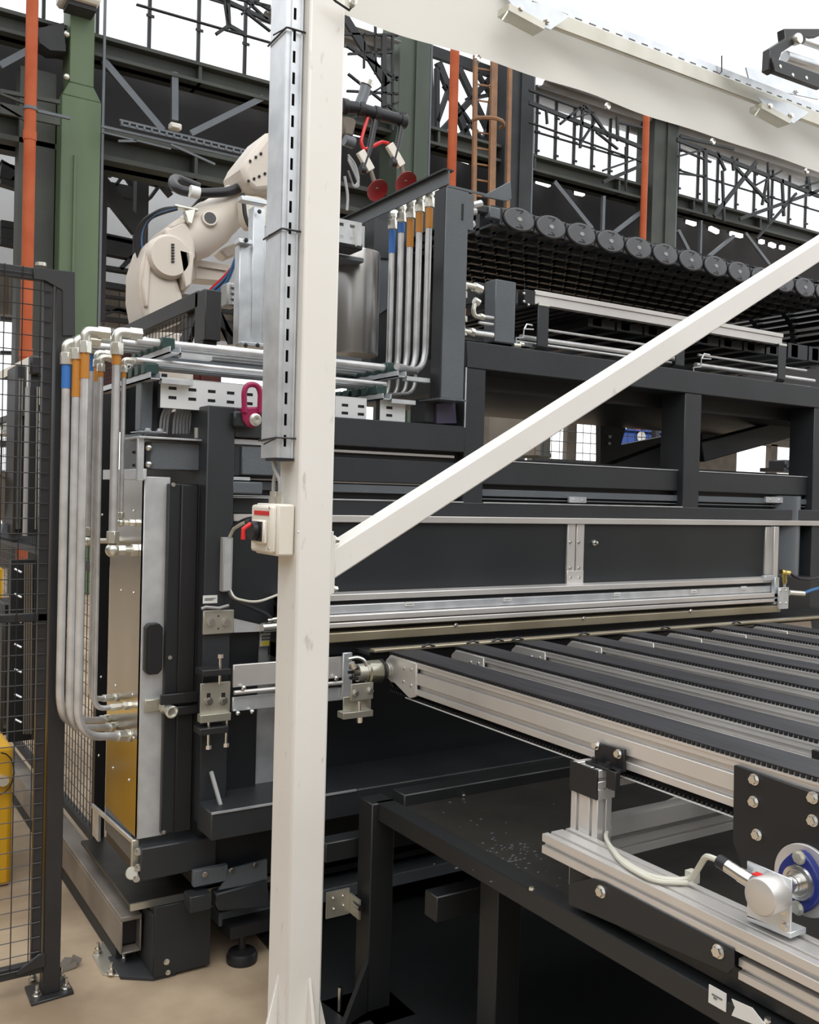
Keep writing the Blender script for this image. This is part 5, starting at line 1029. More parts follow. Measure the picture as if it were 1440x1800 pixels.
# ---------------- yellow machine and things behind the left fence
t = thing('yellow_machine', 'yellow machine housing cut by the left edge behind the fence', 'machine', AY(0, 1590, 3.9))
MB().box(-.6, 3.9, .0, AY(24, 1350, 3.9).x, 4.5, AY(10, 1312, 3.9).z).build('housing', 'yellow', t, bevel=.02, segs=2)
MB().box(AY(3, 1200, 5.5).x - .1, 5.5, .5, AY(3, 1200, 5.5).x, 5.6, 1.1).build('rear_column', 'yellow', t, bevel=.01)
mb = MB(); p = AY(4, 1370, 3.9); mb.cyl(p, p - V((0, .03, 0)), .02, 12); mb.build('knob', 'fit', t)
mb = MB(); c = AY(0, 1360, 3.88); mb.tube([c + V((math.cos(k * math.pi / 8 - 1.6) * .05, 0, math.sin(k * math.pi / 8 - 1.6) * .08)) for k in range(9)], .003, 6); mb.build('wire_handle', 'hose', t)
for (x0, y0, x1, y1, Y, m, nm, lb, cat) in (
    (28, 640, 42, 940, 5.2, 'black', 'damper_strut', 'black double gas strut column behind the left fence', 'strut'),
    (5, 1060, 40, 1290, 5.0, 'panel', 'control_cabinet', 'black cabinet standing behind the left fence beside the yellow machine', 'cabinet')):
    t = thing(nm, lb, cat, AY(x0, y1, Y)); MB().bY(x0, y0, x1, y1, Y, .25).build('body', m, t, bevel=.01); MB().bY(x0 + 5, y0 + 25, x0 + 8, y1 - 10, Y - .02, .02).build('rod', 'chrome', t)
t = thing('damper_strut', 'tall dark guide with bright rod right next to the fence post, behind the mesh', 'strut', AY(65, 935, 4.8)); mb = MB(); mb.bY(55, 625, 78, 942, 4.8, .06); mb.build('guide_body', 'panel', t); mb = MB(); mb.cyl(AY(67, 680, 4.78), AY(64, 930, 4.78), .009, 10); mb.build('rod', 'chrome', t); mb = MB(); mb.bY(54, 624, 79, 660, 4.77, .06); mb.build('head_block', 'black', t, bevel=.01); mb = MB(); mb.bY(48, 680, 56, 942, 4.82, .05); mb.bY(77, 655, 82, 1000, 4.82, .04); mb.build('side_rail', 'galv', t).active_material = M['cable']
t = thing('grey_boom', 'sloping grey steel boom behind the left fence', 'beam', AY(20, 930, 5.5)); mb = MB(); mb.lY(0, 838, 32, 930, 5.5, .12, .08); mb.lY(0, 830, 8, 836, 5.5, .03, .1); mb.build('boom_arm', 'tan', t); mb = MB(); mb.lY(0, 932, 80, 950, 5.4, .07, .1); mb.lY(0, 938, 80, 957, 5.38, .06, .04); mb.build('cross_beam', 'greyp', t)
t = thing('white_handrail', 'white sloping rail behind the upper part of the left fence', 'rail', AY(20, 670, 5.6)); mb = MB(); mb.lY(-10, 665, 52, 634, 5.6, .04, .05); mb.lY(50, 634, 52, 700, 5.6, .03, .04); mb.build('rail_bar', 'box', t)
t = thing('cable_rack', 'rack of black hooks and hanging leads behind the fence panel', 'rack', AY(35, 1290, 4.7)); 
for i in range(7):
    mb = MB(); mb.tube([AY(26, 1000 + i * 44, 4.7), AY(38, 1006 + i * 44, 4.68)], .005, 6); mb.build('hook', 'galv', t)
mb = MB()
for i in range(4): mb.tube([AY(44 + i * 4, 990, 4.72), AY(42 + i * 4, 1290, 4.72)], .004, 5)
mb.build('lead', 'tan', t)
mb = MB(); mb.bY(20, 985, 60, 1300, 4.78, .05); mb.build('backboard', 'panel', t)
t = thing('forklift_lamp', 'white lamp shade hanging behind the left fence', 'lamp', AY(10, 745, 6)); mb = MB(); mb.lathe(AY(5, 735, 6), (0, 0, -1), [(0, .03), (.05, .08), (.09, .18), (.10, .19)], 20); mb.build('shade', 'box', t)

# ---------------- floor duct, steel plates and bolts
t = thing('floor_duct', 'long grey steel duct on the floor running back beside the press', 'duct', (.9, 4.5, 0))
MB().box(.868, 3.02, .165, .935, 7.5, .18).box(.868, 3.02, .06, .874, 7.5, .165).box(.929, 3.02, .06, .935, 7.5, .165).box(.868, 3.02, .06, .935, 7.5, .066).build('channel', 'duct', t, bevel=.002)
MB().box(.876, 3.10, .0, .93, 7.5, .06).build('plinth', 'steeld', t)
MB().box(.872, 3.06, .075, .932, 3.07, .16).build('dark_mouth', 'black', t)
t = thing('anchor_plate', 'pale steel anchor plate with four bolts on the floor beside the corner leg', 'plate', AZ(195, 1695, 0))
mb = MB(); mb.prism([AZ(162, 1682, 0), AZ(180, 1715, 0), AZ(212, 1718, 0), AZ(222, 1690, 0), AZ(186, 1650, 0)], (0, 0, .006)); mb.build('plate', 'zinc', t, bevel=.001)
for q in ((172, 1676), (196, 1712), (201, 1668), (218, 1692), (196, 1655)):
    p = AZ(*q, .006); mb = MB(); mb.cyl(p, p + V((0, 0, .004)), .014, 14); mb.cyl(p, p + V((0, 0, .018)), .011, 6); mb.cyl(p, p + V((0, 0, .036)), .0055, 8); mb.build('anchor_bolt', 'chrome', t)
p = AZ(597, 1785, 0); t = thing('anchor_bolt', 'lone anchor bolt standing in the dark right of the white post foot', 'bolt', p); MB().cyl(p, p + V((0, 0, .085)), .007, 10).build('threaded_rod', 'chrome', t); MB().cyl(p, p + V((0, 0, .012)), .014, 6).build('nut', 'chrome', t)

t = thing('base_plate', 'dark sheet added on the floor to deepen the shade under the low black table', 'plate', (2.6, 1.0, 0)); MB().prism([(1.36, -2.4, 0), (4.8, -2.4, 0), (4.8, 4.1, 0), (1.40, 4.1, 0), (1.33, 2.6, 0), (1.36, 2.4, 0)], (0, 0, .012)).build('plate_sheet', 'tabled', t); MB().box(1.36, -1.2, .012, 1.40, 2.35, .03).build('edge_strip', 'dark', t)  # dark sheet added where the floor is only in shade
# ================================================================== OUTFEED TABLE FRAME
t = thing('outfeed_table', 'low black steel table with oily top under the belt conveyor', 'table', (1.7, 1.6, 0))
ZT = .632; XT = 1.45; YT = 2.44
MB().box(XT, -2.2, ZT - .052, XT + .06, YT, ZT).build('side_beam', 'tabled', t, bevel=.003)
MB().box(XT + .06, -2.2, ZT - .012, 3.9, YT - .06, ZT - .004).build('oily_top', 'oily', t)
MB().box(XT + .06, YT - .07, ZT - .07, 3.9, YT, ZT + .03).build('rear_beam', 'tabled', t, bevel=.003)
MB().box(3.9, -2.2, ZT - .07, 3.98, YT, ZT).build('side_beam', 'tabled', t, bevel=.003)
for x, y in ((XT, YT - .0), (3.9, YT - .0)): MB().box(x - .02, y - .02, 0, x + .06, y + .06, ZT).build('leg', 'tabled', t, bevel=.003)
MB().box(XT + .09, 1.95, 0, XT + .17, 2.03, ZT - .05).build('leg', 'tabled', t, bevel=.003)
MB().box(XT + .02, .3, 0, XT + .10, .38, ZT - .05).build('leg', 'tabled', t, bevel=.003)
MB().box(1.0, YT + .02, .40, XT, YT + .06, .46).build('cross_tube', 'tabled', t, bevel=.003) if 0 else None
mb = MB(); a = AY(572, 1530, 2.52); mb.box(a.x, 2.52, .44, XT + .1, 2.58, .50); mb.box(XT, 2.1, .40, 3.9, 2.16, .47); mb.build('cross_tube', 'tabled', t, bevel=.003)
mb = MB(); mb.prism([(XT - .02, YT - .02, .012), (XT - .02, YT - .02, .16), (XT - .12, YT - .06, .012)], (0, .02, 0)); mb.box(1.28, YT - .1, 0, XT + .1, YT + .1, .012); mb.build('foot_gusset', 'tabled', t)
MB().box(XT + .09, .3, .02, XT + .15, 2.0, .08).build('floor_rail', 'tabled', t, bevel=.003)
for q in ((935, 1563), (815, 1398), (1350, 1795)): MB().bolt(AZ(*q, ZT), (0, 0, 1), .006, .006).build('top_screw', 'chrome', t)
random.seed(3); mb = MB()
for i in range(90):
    q = AZ(random.gauss(905, 30), random.gauss(1500, 16), ZT - .004) if i < 60 else AZ(random.uniform(760, 1010), random.uniform(1400, 1560), ZT - .004)
    s = random.uniform(.0015, .004); mb.sphere(q + V((0, 0, s * .3)), s, 5, 3, (1.6, 1, .4))
stuff(tag(mb.build('oil_and_chips', 'greyp'), 'small metal chips and oil spots scattered on the black table top', 'chips', kind='stuff'))
o = label_plate(1248, 1732, 1276, 1758, .0) if 0 else None
a = AX(1247, 1730, XT - .001); b = AX(1277, 1756, XT - .001); q = MB().box(XT - .002, a.y, a.z - .034, XT, b.y, a.z).build('label_plate', 'paper', t); q['label'] = 'small white label'
MB().box(XT - .003, a.y - .008, a.z - .016, XT - .002, b.y + .008, a.z - .013).box(XT - .003, a.y - .012, a.z - .021, XT - .002, b.y + .02, a.z - .018).build('label_print', 'ink', q)
a = AX(1287, 1762, XT); mb = MB(); mb.prism([AX(1286, 1756, XT - .002), AX(1322, 1772, XT - .002), AX(1340, 1795, XT - .002), AX(1360, 1815, XT - .002), AX(1286, 1785, XT - .002), AX(1292, 1771, XT - .002)], (.002, 0, 0)); mb.build('arrow_sticker', 'paper', t)
mb = MB(); a = AY(572, 1580, 2.6); mb.box(.9, 2.6, AY(572, 1602, 2.6).z, a.x + .01, 2.62, a.z)
mb = MB(); mb.bY(575, 1570, 614, 1606, 2.50, .006); mb.box(AY(614, 1590, 2.5).x, 2.44, AY(614, 1600, 2.5).z - .006, AY(614, 1590, 2.5).x + .006, 2.5, AY(614, 1570, 2.5).z); 
tb = thing('angle_bracket', 'small bright angle bracket on the black table leg', 'bracket', AY(600, 1600, 2.5)); mb.build('angle_plate', 'zinc', tb)
for q in ((586, 1579), (603, 1575), (587, 1598), (604, 1592)): MB().sphere(AY(*q, 2.498), .004, 8, 6).build('rivet', 'chrome', tb)
mb = MB(); p = AY(622, 1588, 2.46); mb.cyl(p, p + V((.0, -.04, 0)), .008, 10); mb.build('bolt', 'chrome', tb)
mb = MB(); mb.bY(380, 1600, 575, 1570, 2.56, .02) if 0 else None

# ================================================================== BELT CONVEYOR
ZB = 1.035; S0 = 2.62; XB = 1.595; PB = .257; HB = .100; WB = .115
def profile_y(mb, x0, z0, w_, h, nw, nh, y0, y1, g=.009, d=.010):
    sec = section(w_, h, nw, nh, g, d); return mb.prism([(x0 + a_, y0, z0 + b_) for a_, b_ in sec], (0, y1 - y0, 0))
def make_belt():
    t = thing('belt_lane', '', 'conveyor', (XB, S0, ZB - HB - .02))
    yb = S0 - .165; yn = .62
    mb = MB(); profile_y(mb, XB, ZB - HB, WB, HB, 2, 2, yn, yb, .015, .014); mb.build('side_profile', 'alu', t, bevel=.0012)
    mb = MB(); mb.box(XB - .002, yn, ZB - .004, XB + .004, S0 - .02, ZB + .001); mb.build('top_lip', 'alu', t)
    mb = MB(); mb.box(XB + .002, yn, ZB + .0075, XB + WB - .004, S0 - .01, ZB + .0105)
    for k in range(7):
        a_ = math.pi / 2 - math.pi * k / 6; b_ = math.pi / 2 - math.pi * (k + 1) / 6; R2 = HB / 2 + .006; zc_ = ZB - HB / 2 + .002
        if k < 6: mb.bar((XB + .062, S0 - .01 + math.cos(a_) * .03, zc_ + math.sin(a_) * R2), (XB + .062, S0 - .01 + math.cos(b_) * .03, zc_ + math.sin(b_) * R2), .005, .095, up=(1, 0, 0))
    mb.box(XB + .010, yn, ZB - HB - .020, XB + WB - .006, S0 - .01, ZB - HB - .015); mb.build('belt', 'rubber', t)
    mb = MB(); n = int((S0 - yn) / .0125)
    for i in range(n): y = yn + i * .0125; mb.box(XB - .0005, y, ZB + .0012, XB + .008, y + .0066, ZB + .0075); mb.box(XB + .004, y, ZB - HB - .0185, XB + .012, y + .006, ZB - HB - .012)
    stuff(mb.build('belt_teeth', 'black', t))
    mb = MB(); mb.box(XB + .005, yn, ZB + .0005, XB + .016, S0 - .03, ZB + .0072); mb.box(XB + .003, yn, ZB - HB - .022, XB + .006, S0 - .1, ZB - HB - .019); mb.build('belt_edge_cord', 'plate', t)
    pts = [(yb - .004, ZB - .001), (S0 - .012, ZB - .001), (S0 + .012, ZB - .02), (S0 + .012, ZB - .065), (yb + .03, ZB - HB - .016), (yb - .004, ZB - HB - .004)]
    mb = MB(); mb.prism([(XB - .003, y, z) for y, z in pts], (.008, 0, 0)); mb.prism([(XB + WB - .006, y, z) for y, z in pts], (.006, 0, 0)); ep = mb.build('end_plate', 'alu', t, bevel=.0015)
    mb = MB()
    for y, z in ((yb + .065, ZB - .028), (yb + .065, ZB - .07), (yb + .022, ZB - .025), (yb + .022, ZB - .075)): mb.sphere((XB - .004, y, z), .006, 10, 6, (.5, 1, 1))
    mb.build('plate_screw', 'chrome', ep)
    mb = MB(); mb.cyl((XB + .004, S0 - .02, ZB - .045), (XB + WB - .01, S0 - .02, ZB - .045), .042, 24); mb.build('pulley', 'alu', t)
    return t
b0 = make_belt(); b0['label'] = 'nearest, leftmost belt lane with drive roller and long silver profile'; b0['group'] = 'belt lanes of the outfeed conveyor'
names = ['second belt lane from the left', 'third belt lane from the left', 'fourth belt lane from the left', 'fifth belt lane from the left', 'sixth belt lane from the left', 'seventh belt lane, second farthest', 'farthest, rightmost belt lane beside the press end']
for i in range(7): dup(b0, (PB * (i + 1), 0, 0), names[i], 'belt lanes of the outfeed conveyor')
# roller / coupling at the end of the first lane
t = thing('drive_coupling', 'greenish steel drum coupling between flat rail and first belt lane', 'coupling', (1.5, S0 - .01, .97))
zc_ = AX(682, 1178, XB).z; yc_ = AX(682, 1178, XB).y
mb = MB(); mb.lathe((XB - .004, yc_, zc_), (-1, 0, 0), [(0, .026), (.006, .026), (.008, .018), (.012, .018), (.014, .010), (.03, .010)], 20); mb.build('hex_hub', 'fit', t)
mb = MB(); mb.lathe((XB - .03, yc_, zc_), (-1, 0, 0), [(0, .034), (.004, .036), (.045, .036), (.05, .030), (.055, .030)], 28); mb.build('drum', 'bronze', t)
mb = MB(); mb.cyl((XB - .024, yc_, zc_), (XB - .03, yc_, zc_), .038, 28); mb.build('black_flange', 'black', t)
mb = MB(); mb.lathe((XB - .085, yc_, zc_), (-1, 0, 0), [(0, .028), (.03, .028), (.032, .012)], 20); mb.build('clamp_hub', 'zinc', t)
for k in range(6):
    a_ = k * math.pi / 3; MB().cyl((XB - .112, yc_ + math.cos(a_) * .019, zc_ + math.sin(a_) * .019), (XB - .135, yc_ + math.cos(a_) * .019, zc_ + math.sin(a_) * .019), .005, 8).build('clamp_screw', 'black', t)
t = thing('coupling_bracket', 'zinc bracket with jack screw hanging under the drum coupling', 'bracket', AY(632, 1260, 2.56))
B_ = lambda x, y: AY(x, y, 2.56)
mb = MB(); mb.bY(618, 1203, 656, 1228, 2.56, .008); mb.bY(604, 1226, 652, 1258, 2.585, .005); mb.bY(604, 1254, 656, 1259, 2.55, .04); mb.build('bracket_plates', 'zinc', t, bevel=.001)
for q in ((625, 1219), (651, 1214)): MB().bolt(B_(*q), r=.008, h=.010).build('bolt', 'chrome', t)
mb = MB(); mb.cyl(B_(632, 1232), B_(632, 1258), .006, 10); mb.cyl(B_(632, 1250), B_(632, 1256), .010, 6); mb.cyl(B_(632, 1260), B_(632, 1270), .009, 6); mb.build('jack_screw', 'chrome', t)
mb = MB(); mb.tube([B_(612, 1158), B_(628, 1155), B_(640, 1160), B_(645, 1170)], .006, 8, .01); mb.tube([B_(618, 1165), B_(622, 1175)], .01, 8); mb.build('hose_ends', 'chrome', t)
# support cross profile at the far side of the belts (white/yellowish edge)
xw0 = AY(655, 1150, 2.68).x
t = thing('mouth_sill', 'pale oily sill with yellow stains across the far ends of the belts', 'sill', (2.8, 2.68, .98))
zs_ = AY(700, 1140, 2.68).z
mb = MB(); mb.box(xw0, 2.665, zs_ - .006, 4.0, 2.70, zs_ + .004); mb.build('sill_bar', 'bronzestrip', t, bevel=.002)
mb = MB()
for px, py in ((748, 1137), (826, 1134), (870, 1130), (905, 1127), (1022, 1120), (1165, 1105), (1290, 1098)): a_ = AY(px, py, 2.67); mb.tube([(a_.x - .02, 2.66, zs_ + .004), (a_.x, 2.655, zs_ + .012), (a_.x + .03, 2.66, zs_ + .003)], .004, 6)
mb.build('wire_loop', 'fence', t)
mb = MB(); mb.box(xw0, 2.70, zs_ - .02, 4.3, 2.80, zs_ - .01); mb.build('inner_shelf', 'black', t)
mb = MB(); mb.pY([(1195, 1108), (1425, 1086), (1428, 1108), (1440, 1116), (1330, 1100)], 2.79, .004); mb.build('end_sheet', 'alu', t)
for k in range(8):
    x = XB + PB * k + WB + .004
    MB().box(x, 2.45, ZB - .075, x + .006, 2.665, ZB - .02).build('side_fillet', 'bronzestrip', t)

# belt supports, uprights, crossbeam
t = thing('support_stand', 'aluminium upright with black cap carrying the belt lanes', 'stand', (1.57, 1.65, .5))
x0, y0 = 1.545, 1.60
def profile_z(mb, x0, y0, w_, h, nw, nh, z0, z1): return mb.prism([(x0 + a_, y0 + b_, z0) for a_, b_ in section(w_, h, nw, nh, .009, .010)], (0, 0, z1 - z0))
mb = MB(); profile_z(mb, x0, y0, .045, .09, 1, 2, .634, .885); mb.build('upright', 'alu', t, bevel=.001)
def profile_x(mb, y0, z0, w_, h, nw, nh, x0, x1): return mb.prism([(x0, y0 + a_, z0 + b_) for a_, b_ in section(w_, h, nw, nh, .009, .010)], (x1 - x0, 0, 0))
mb = MB(); profile_x(mb, y0, .885, .09, .045, 2, 1, x0, 3.7); mb.build('crossbeam', 'alu', t, bevel=.001)
MB().box(x0 - .006, y0 - .001, .862, x0, y0 + .091, .931).build('end_cap', 'black', t, bevel=.001)
MB().box(x0, y0 - .003, .862, x0 + .05, y0, .884).build('cap_front', 'alu', t)
mb = MB(); profile_x(mb, y0 + .03, .70, .045, .045, 1, 1, x0 + .045, 3.7); mb.box(x0 + .04, y0 + .02, .76, 3.7, y0 + .06, .80); mb.build('lower_crossbar', 'alu', t)
mb = MB(); mb.pX([(1045, 1305), (1097, 1318), (1097, 1358), (1082, 1352), (1045, 1336)], XB - .012, .008); a_ = AX(1045, 1336, XB - .01); b_ = AX(1097, 1352, XB - .01)
mb.box(x0 + .01, b_.y, .931, XB - .004, a_.y, .937); mb.box(x0 + .004, b_.y - .01, .895, x0 + .02, b_.y + .02, .937); mb.build('angle_bracket', 'black', t, bevel=.001)
for q in ((1049, 1310), (1088, 1325)): MB().bolt(AX(*q, XB - .012), (-1, 0, 0), .008, .010).build('bolt', 'chrome', t)
for yy in (a_.y - .02, b_.y + .03): MB().bolt((x0 + .02, yy, .937), (0, 0, 1), .006, .012).build('cap_bolt', 'black', t)
# long horizontal profile and black side plate
t = thing('long_profile', 'long grooved aluminium profile running forward below the belts', 'aluminium profile', (1.5, 1.0, .6))
XE = 1.455; ZE = AX(953, 1465, XE).z; YE = AX(953, 1465, XE).y
mb = MB(); profile_y(mb, XE, ZE - .045, .09, .045, 2, 1, -.3, YE); mb.build('profile_bar', 'alu', t, bevel=.001)
ya, yb_ = AX(1000, 1580, XE + .05).y, AX(1290, 1720, XE + .0).y
mb = MB(); mb.prism([(XE + .02, AX(1000, 1560, XE + .02).y, ZE - .046), (XE + .02, AX(1290, 1680, XE + .02).y, ZE - .046), (XE + .02, AX(1290, 1735, XE + .02).y, ZE - .085), (XE + .02, AX(1290, 1735, XE + .02).y - .9, ZE - .085), (XE + .02, AX(1290, 1735, XE + .02).y - .9, ZE - .13), (XE + .02, AX(1000, 1590, XE + .02).y, ZE - .13)], (.07, 0, 0)); mb.build('black_side_plate', 'panel', t, bevel=.001)
mb = MB(); mb.pX([(1042, 1544), (1062, 1550), (1290, 1668), (1290, 1700), (1280, 1712), (1000, 1590), (1000, 1552)], XE - .004, .004); mb.build('black_plate_face', 'panel', t, bevel=.001)
for q in ((1058, 1567), (1264, 1672)): MB().bolt(AX(*q, XE - .004), (-1, 0, 0), .010, .010).build('bolt', 'chrome', t)
mb = MB(); profile_y(mb, XE + .01, ZE - .10, .04, .04, 1, 1, -.3, AX(1292, 1690, XE).y); mb.build('lower_profile_bar', 'alu', t, bevel=.001)
# drive plate with blue bearing and encoder
t = thing('drive_plate', 'black side plate with bolts on the nearest belt lane at the right edge', 'plate', (XB, 1.1, .7))
XQ = XB - .012
mb = MB(); mb.pX([(1290, 1345), (1560, 1440), (1560, 1620), (1330, 1560), (1310, 1540), (1288, 1480)], XQ, .010); mb.build('side_plate', 'black', t, bevel=.001)
for q in ((1327, 1370), (1326, 1409), (1332, 1467), (1430, 1402), (1430, 1442)): MB().bolt(AX(*q, XQ), (-1, 0, 0), .0085, .010).build('bolt', 'chrome', t)
tb = thing('flange_bearing', 'blue cast flange bearing on a round steel plate behind the encoder', 'bearing', AX(1410, 1560, XQ - .03))
pc = AX(1408, 1550, XQ - .02)
mb = MB(); mb.lathe((XQ - .001, pc.y, pc.z), (-1, 0, 0), [(0, .066), (.008, .066)], 48); mb.build('round_plate', 'alu', tb, bevel=.001)
mb = MB(); R1 = .045; pts = []
for k in range(28):
    a_ = 2 * math.pi * k / 28; e = 1 + .28 * abs(math.cos(a_)) ** 6; pts.append((XQ - .009, pc.y + math.sin(a_) * R1 * 1.0, pc.z + math.cos(a_) * R1 * e))
mb.prism(pts, (-.018, 0, 0)); mb.build('cast_housing', 'blue', tb, bevel=.003, segs=2)
mb = MB(); mb.lathe((XQ - .026, pc.y, pc.z), (-1, 0, 0), [(0, .033), (.006, .031), (.007, .024), (.004, .022), (.004, .016), (.02, .016), (.021, .012), (.05, .012)], 32); mb.build('bearing_ring', 'chrome', tb)
for s in (-1, 1): MB().bolt((XQ - .027, pc.y, pc.z + s * .047), (-1, 0, 0), .010, .008).build('bolt', 'fit', tb)
te = thing('rotary_encoder', 'round silver encoder on a bent bracket standing on the long profile', 'encoder', AX(1350, 1640, XE + .02))
XN = XE + .03
mb = MB(); mb.pX([(1313, 1513), (1392, 1546), (1390, 1640), (1313, 1612)], XN, .004); mb.prism([AX(1313, 1618, XN), AX(1390, 1650, XN), AX(1390, 1640, XN), AX(1313, 1608, XN)], (.045, 0, 0)); mb.build('bent_bracket', 'galv', te, bevel=.001)
pe = AX(1340, 1578, XN - .03)
mb = MB(); mb.lathe((XN, pe.y - .006, pe.z + .006), (-1, 0, 0), [(0, .034), (.042, .034), (.045, .032), (.046, .03)], 36); mb.build('encoder_body', 'alu', te)
mb = MB(); mb.cyl((XN - .02, pe.y + .03, pe.z + .016), (XN - .02, pe.y + .055, pe.z + .020), .014, 14); mb.cyl((XN - .02, pe.y + .055, pe.z + .020), (XN - .02, pe.y + .085, pe.z + .026), .013, 12); mb.build('connector', 'chrome', te)
mb = MB(); mb.cyl((XN - .02, pe.y + .085, pe.z + .026), (XN - .02, pe.y + .105, pe.z + .029), .013, 12); mb.build('connector_nut', 'hose', te)
for q in ((1379, 1568), (1380, 1602), (1380, 1628), (1330, 1536)): MB().bolt(AX(*q, XN), (-1, 0, 0), .006, .006).build('screw', 'chrome', te)
MB().cyl((XN, pc.y, pc.z), (XN + .06, pc.y, pc.z), .014, 16).build('shaft_coupling', 'chrome', te)
MB().box(XN - .035, pe.y + .0, pe.z + .036, XN - .02, pe.y + .02, pe.z + .038).build('red_label', 'redp', te)
# pale encoder cable and wire tray
cs = V((XN - .02, pe.y + .105, pe.z + .029)); A = lambda x, y: AZ(x, y, ZE + .008)
mb = MB(); mb.tube([cs, cs + V((0, .03, .0)), A(1215, 1548), A(1150, 1545), A(1090, 1512), A(1068, 1480), (1.60, 1.62, .72), (1.70, 1.70, .74), (2.1, 1.80, .75)], .006, 8, .05, 6); tag(mb.build('encoder_cable', 'cablew'), 'pale cable curving over the long profile to the encoder', 'cable')
mb = MB(); mb.tube([A(1210, 1552), A(1150, 1550), A(1092, 1518), A(1062, 1470), A(1075, 1450)], .005, 8, .05, 6); tag(mb.build('loose_cable', 'cablew'), 'second pale cable lying beside the encoder cable', 'cable')
q_ = A(1222, 1543); mb = MB(); mb.box(q_.x - .01, q_.y - .004, q_.z - .012, q_.x + .01, q_.y + .018, q_.z + .012); tag(mb.build('cable_clip', 'cablew'), 'small pale clip on the encoder cable', 'clip')
t = thing('wire_tray', 'bent wire cable tray under the belts beside the aluminium upright', 'cable tray', (1.9, 1.72, .7))
for dy, dz in ((0, 0), (.07, .0), (0, .045)):
    MB().tube([(1.60, 1.66 + dy, .70 + dz), (1.9, 1.70 + dy, .705 + dz), (2.6, 1.8 + dy, .70 + dz)], .003, 6).build('tray_wire', 'galv', t)
for k in range(5):
    x = 1.63 + k * .2; MB().tube([(x, 1.66 + k * .02, .765), (x, 1.66 + k * .02, .70), (x, 1.73 + k * .02, .70), (x, 1.73 + k * .02, .75)], .003, 6).build('tray_hoop', 'galv', t)
# black support plate on second lane at the right edge
mb = MB(); mb.pX([(1427, 1318), (1500, 1340), (1500, 1400), (1427, 1350)], XB + PB - .012, .01); tag(mb.build('side_plate', 'black'), 'small black plate on the second belt lane at the right edge', 'plate')

# ================================================================== ROBOT
YRb = 5.0
def rp(x, y, dy=0): return AY(x, y, YRb + dy)
t = thing('industrial_robot', 'cream industrial robot arm reaching up behind the slotted trunking', 'robot', rp(290, 620))
base = MB(); base.cyl((rp(300, 600).x, YRb, 0), (rp(300, 600).x, YRb, rp(300, 590).z), .13, 24, .12); base.build('pedestal', 'robot', t, bevel=.01)
mb = MB(); mb.pY([(248, 470), (262, 425), (282, 418), (300, 432), (310, 478), (323, 520), (322, 570), (256, 570), (247, 520)], YRb - .12, .3); mb.build('lower_arm', 'robot', t, bevel=.035, segs=3)
mb = MB(); mb.pY([(262, 424), (272, 418), (276, 450), (266, 470), (262, 540), (255, 540), (250, 500)], YRb - .135, .03); mb.build('arm_cover', 'robot', t, bevel=.012, segs=2)
mb = MB(); mb.lathe(rp(300, 450, -.16), (0, 1, 0), [(0, .10), (.02, .115), (.30, .115)], 28); mb.build('elbow_joint', 'robot', t)
mb = MB(); mb.pY([(288, 402), (318, 388), (330, 392), (343, 420), (345, 450), (330, 475), (338, 500), (322, 520), (310, 480), (300, 435)], YRb - .10, .26); mb.build('elbow_housing', 'robot', t, bevel=.02, segs=2)
mb = MB(); mb.pY([(313, 436), (342, 444), (338, 500), (325, 510)], YRb - .16, .08); mb.build('motor_cover', 'robot', t, bevel=.01)
mb = MB(); d = (rp(435, 345) - rp(325, 430)).normalized(); mb.lathe(rp(322, 432, .02), d, [(0, .10), (.08, .125), (.22, .125), (.26, .115), (.30, .112), (.31, .108), (.42, .110), (.60, .100), (.64, .08)], 32); mb.build('forearm', 'robot', t)
mb = MB(); p = rp(369, 384, -.115); mb.lathe(p + d * .0, (-.15, -1, .15), [(-.02, .045), (.006, .040), (.007, .034)], 22); mb.build('hollow_ring', 'robot', t); mb = MB(); mb.lathe(p, (-.15, -1, .15), [(0, .032), (.008, .032)], 22); mb.build('dark_opening', 'black', t)
mb = MB(); mb.pY([(426, 295), (434, 278), (470, 232), (520, 225), (520, 330), (450, 338), (432, 322)], YRb - .22, .3); mb.build('wrist_housing', 'robot', t, bevel=.03, segs=2)
mb = MB()
for q in ((440, 283), (450, 276), (459, 270), (437, 318), (447, 314), (456, 310), (466, 305)): mb.sphere(rp(*q, -.225), .008, 8, 6)
mb.build('wrist_screw', 'steeld', t)
mb = MB(); mb.pY([(428, 342), (455, 345), (470, 350), (470, 400), (440, 400), (430, 382)], YRb - .20, .1); mb.build('tool_mount', 'box', t, bevel=.01)
mb = MB(); mb.tube([rp(427, 340, -.22), rp(431, 380, -.22), rp(438, 398, -.22), rp(446, 398, -.22)], .012, 8, .04); mb.build('mount_seal', 'hose', t)
mb = MB(); mb.pY([(340, 455), (405, 465), (405, 495), (345, 490)], YRb + .1, .15); mb.bY(350, 468, 400, 474, YRb + .08, .02); mb.build('counter_motor', 'robot', t, bevel=.01)
mb = MB(); mb.pY([(385, 440), (420, 420), (425, 445), (400, 455)], YRb + .12, .12); mb.build('rear_housing', 'robot', t, bevel=.012)
for i in range(7):
    MB().bY(302, 428 + i * 5, 307, 431 + i * 5, YRb - .17, .02).build('cooling_slot', 'steeld', t)
mb = MB(); mb.bY(308, 358, 350, 371, YRb - .12, .05); mb.pY([(325, 370), (345, 366), (338, 395), (330, 390)], YRb - .12, .04); mb.build('hose_clamp', 'fit', t, bevel=.004)
mb = MB(); mb.pY([(293, 398), (322, 378), (332, 392), (300, 405)], YRb - .1, .25); mb.build('shoulder_cap', 'robot', t, bevel=.02)
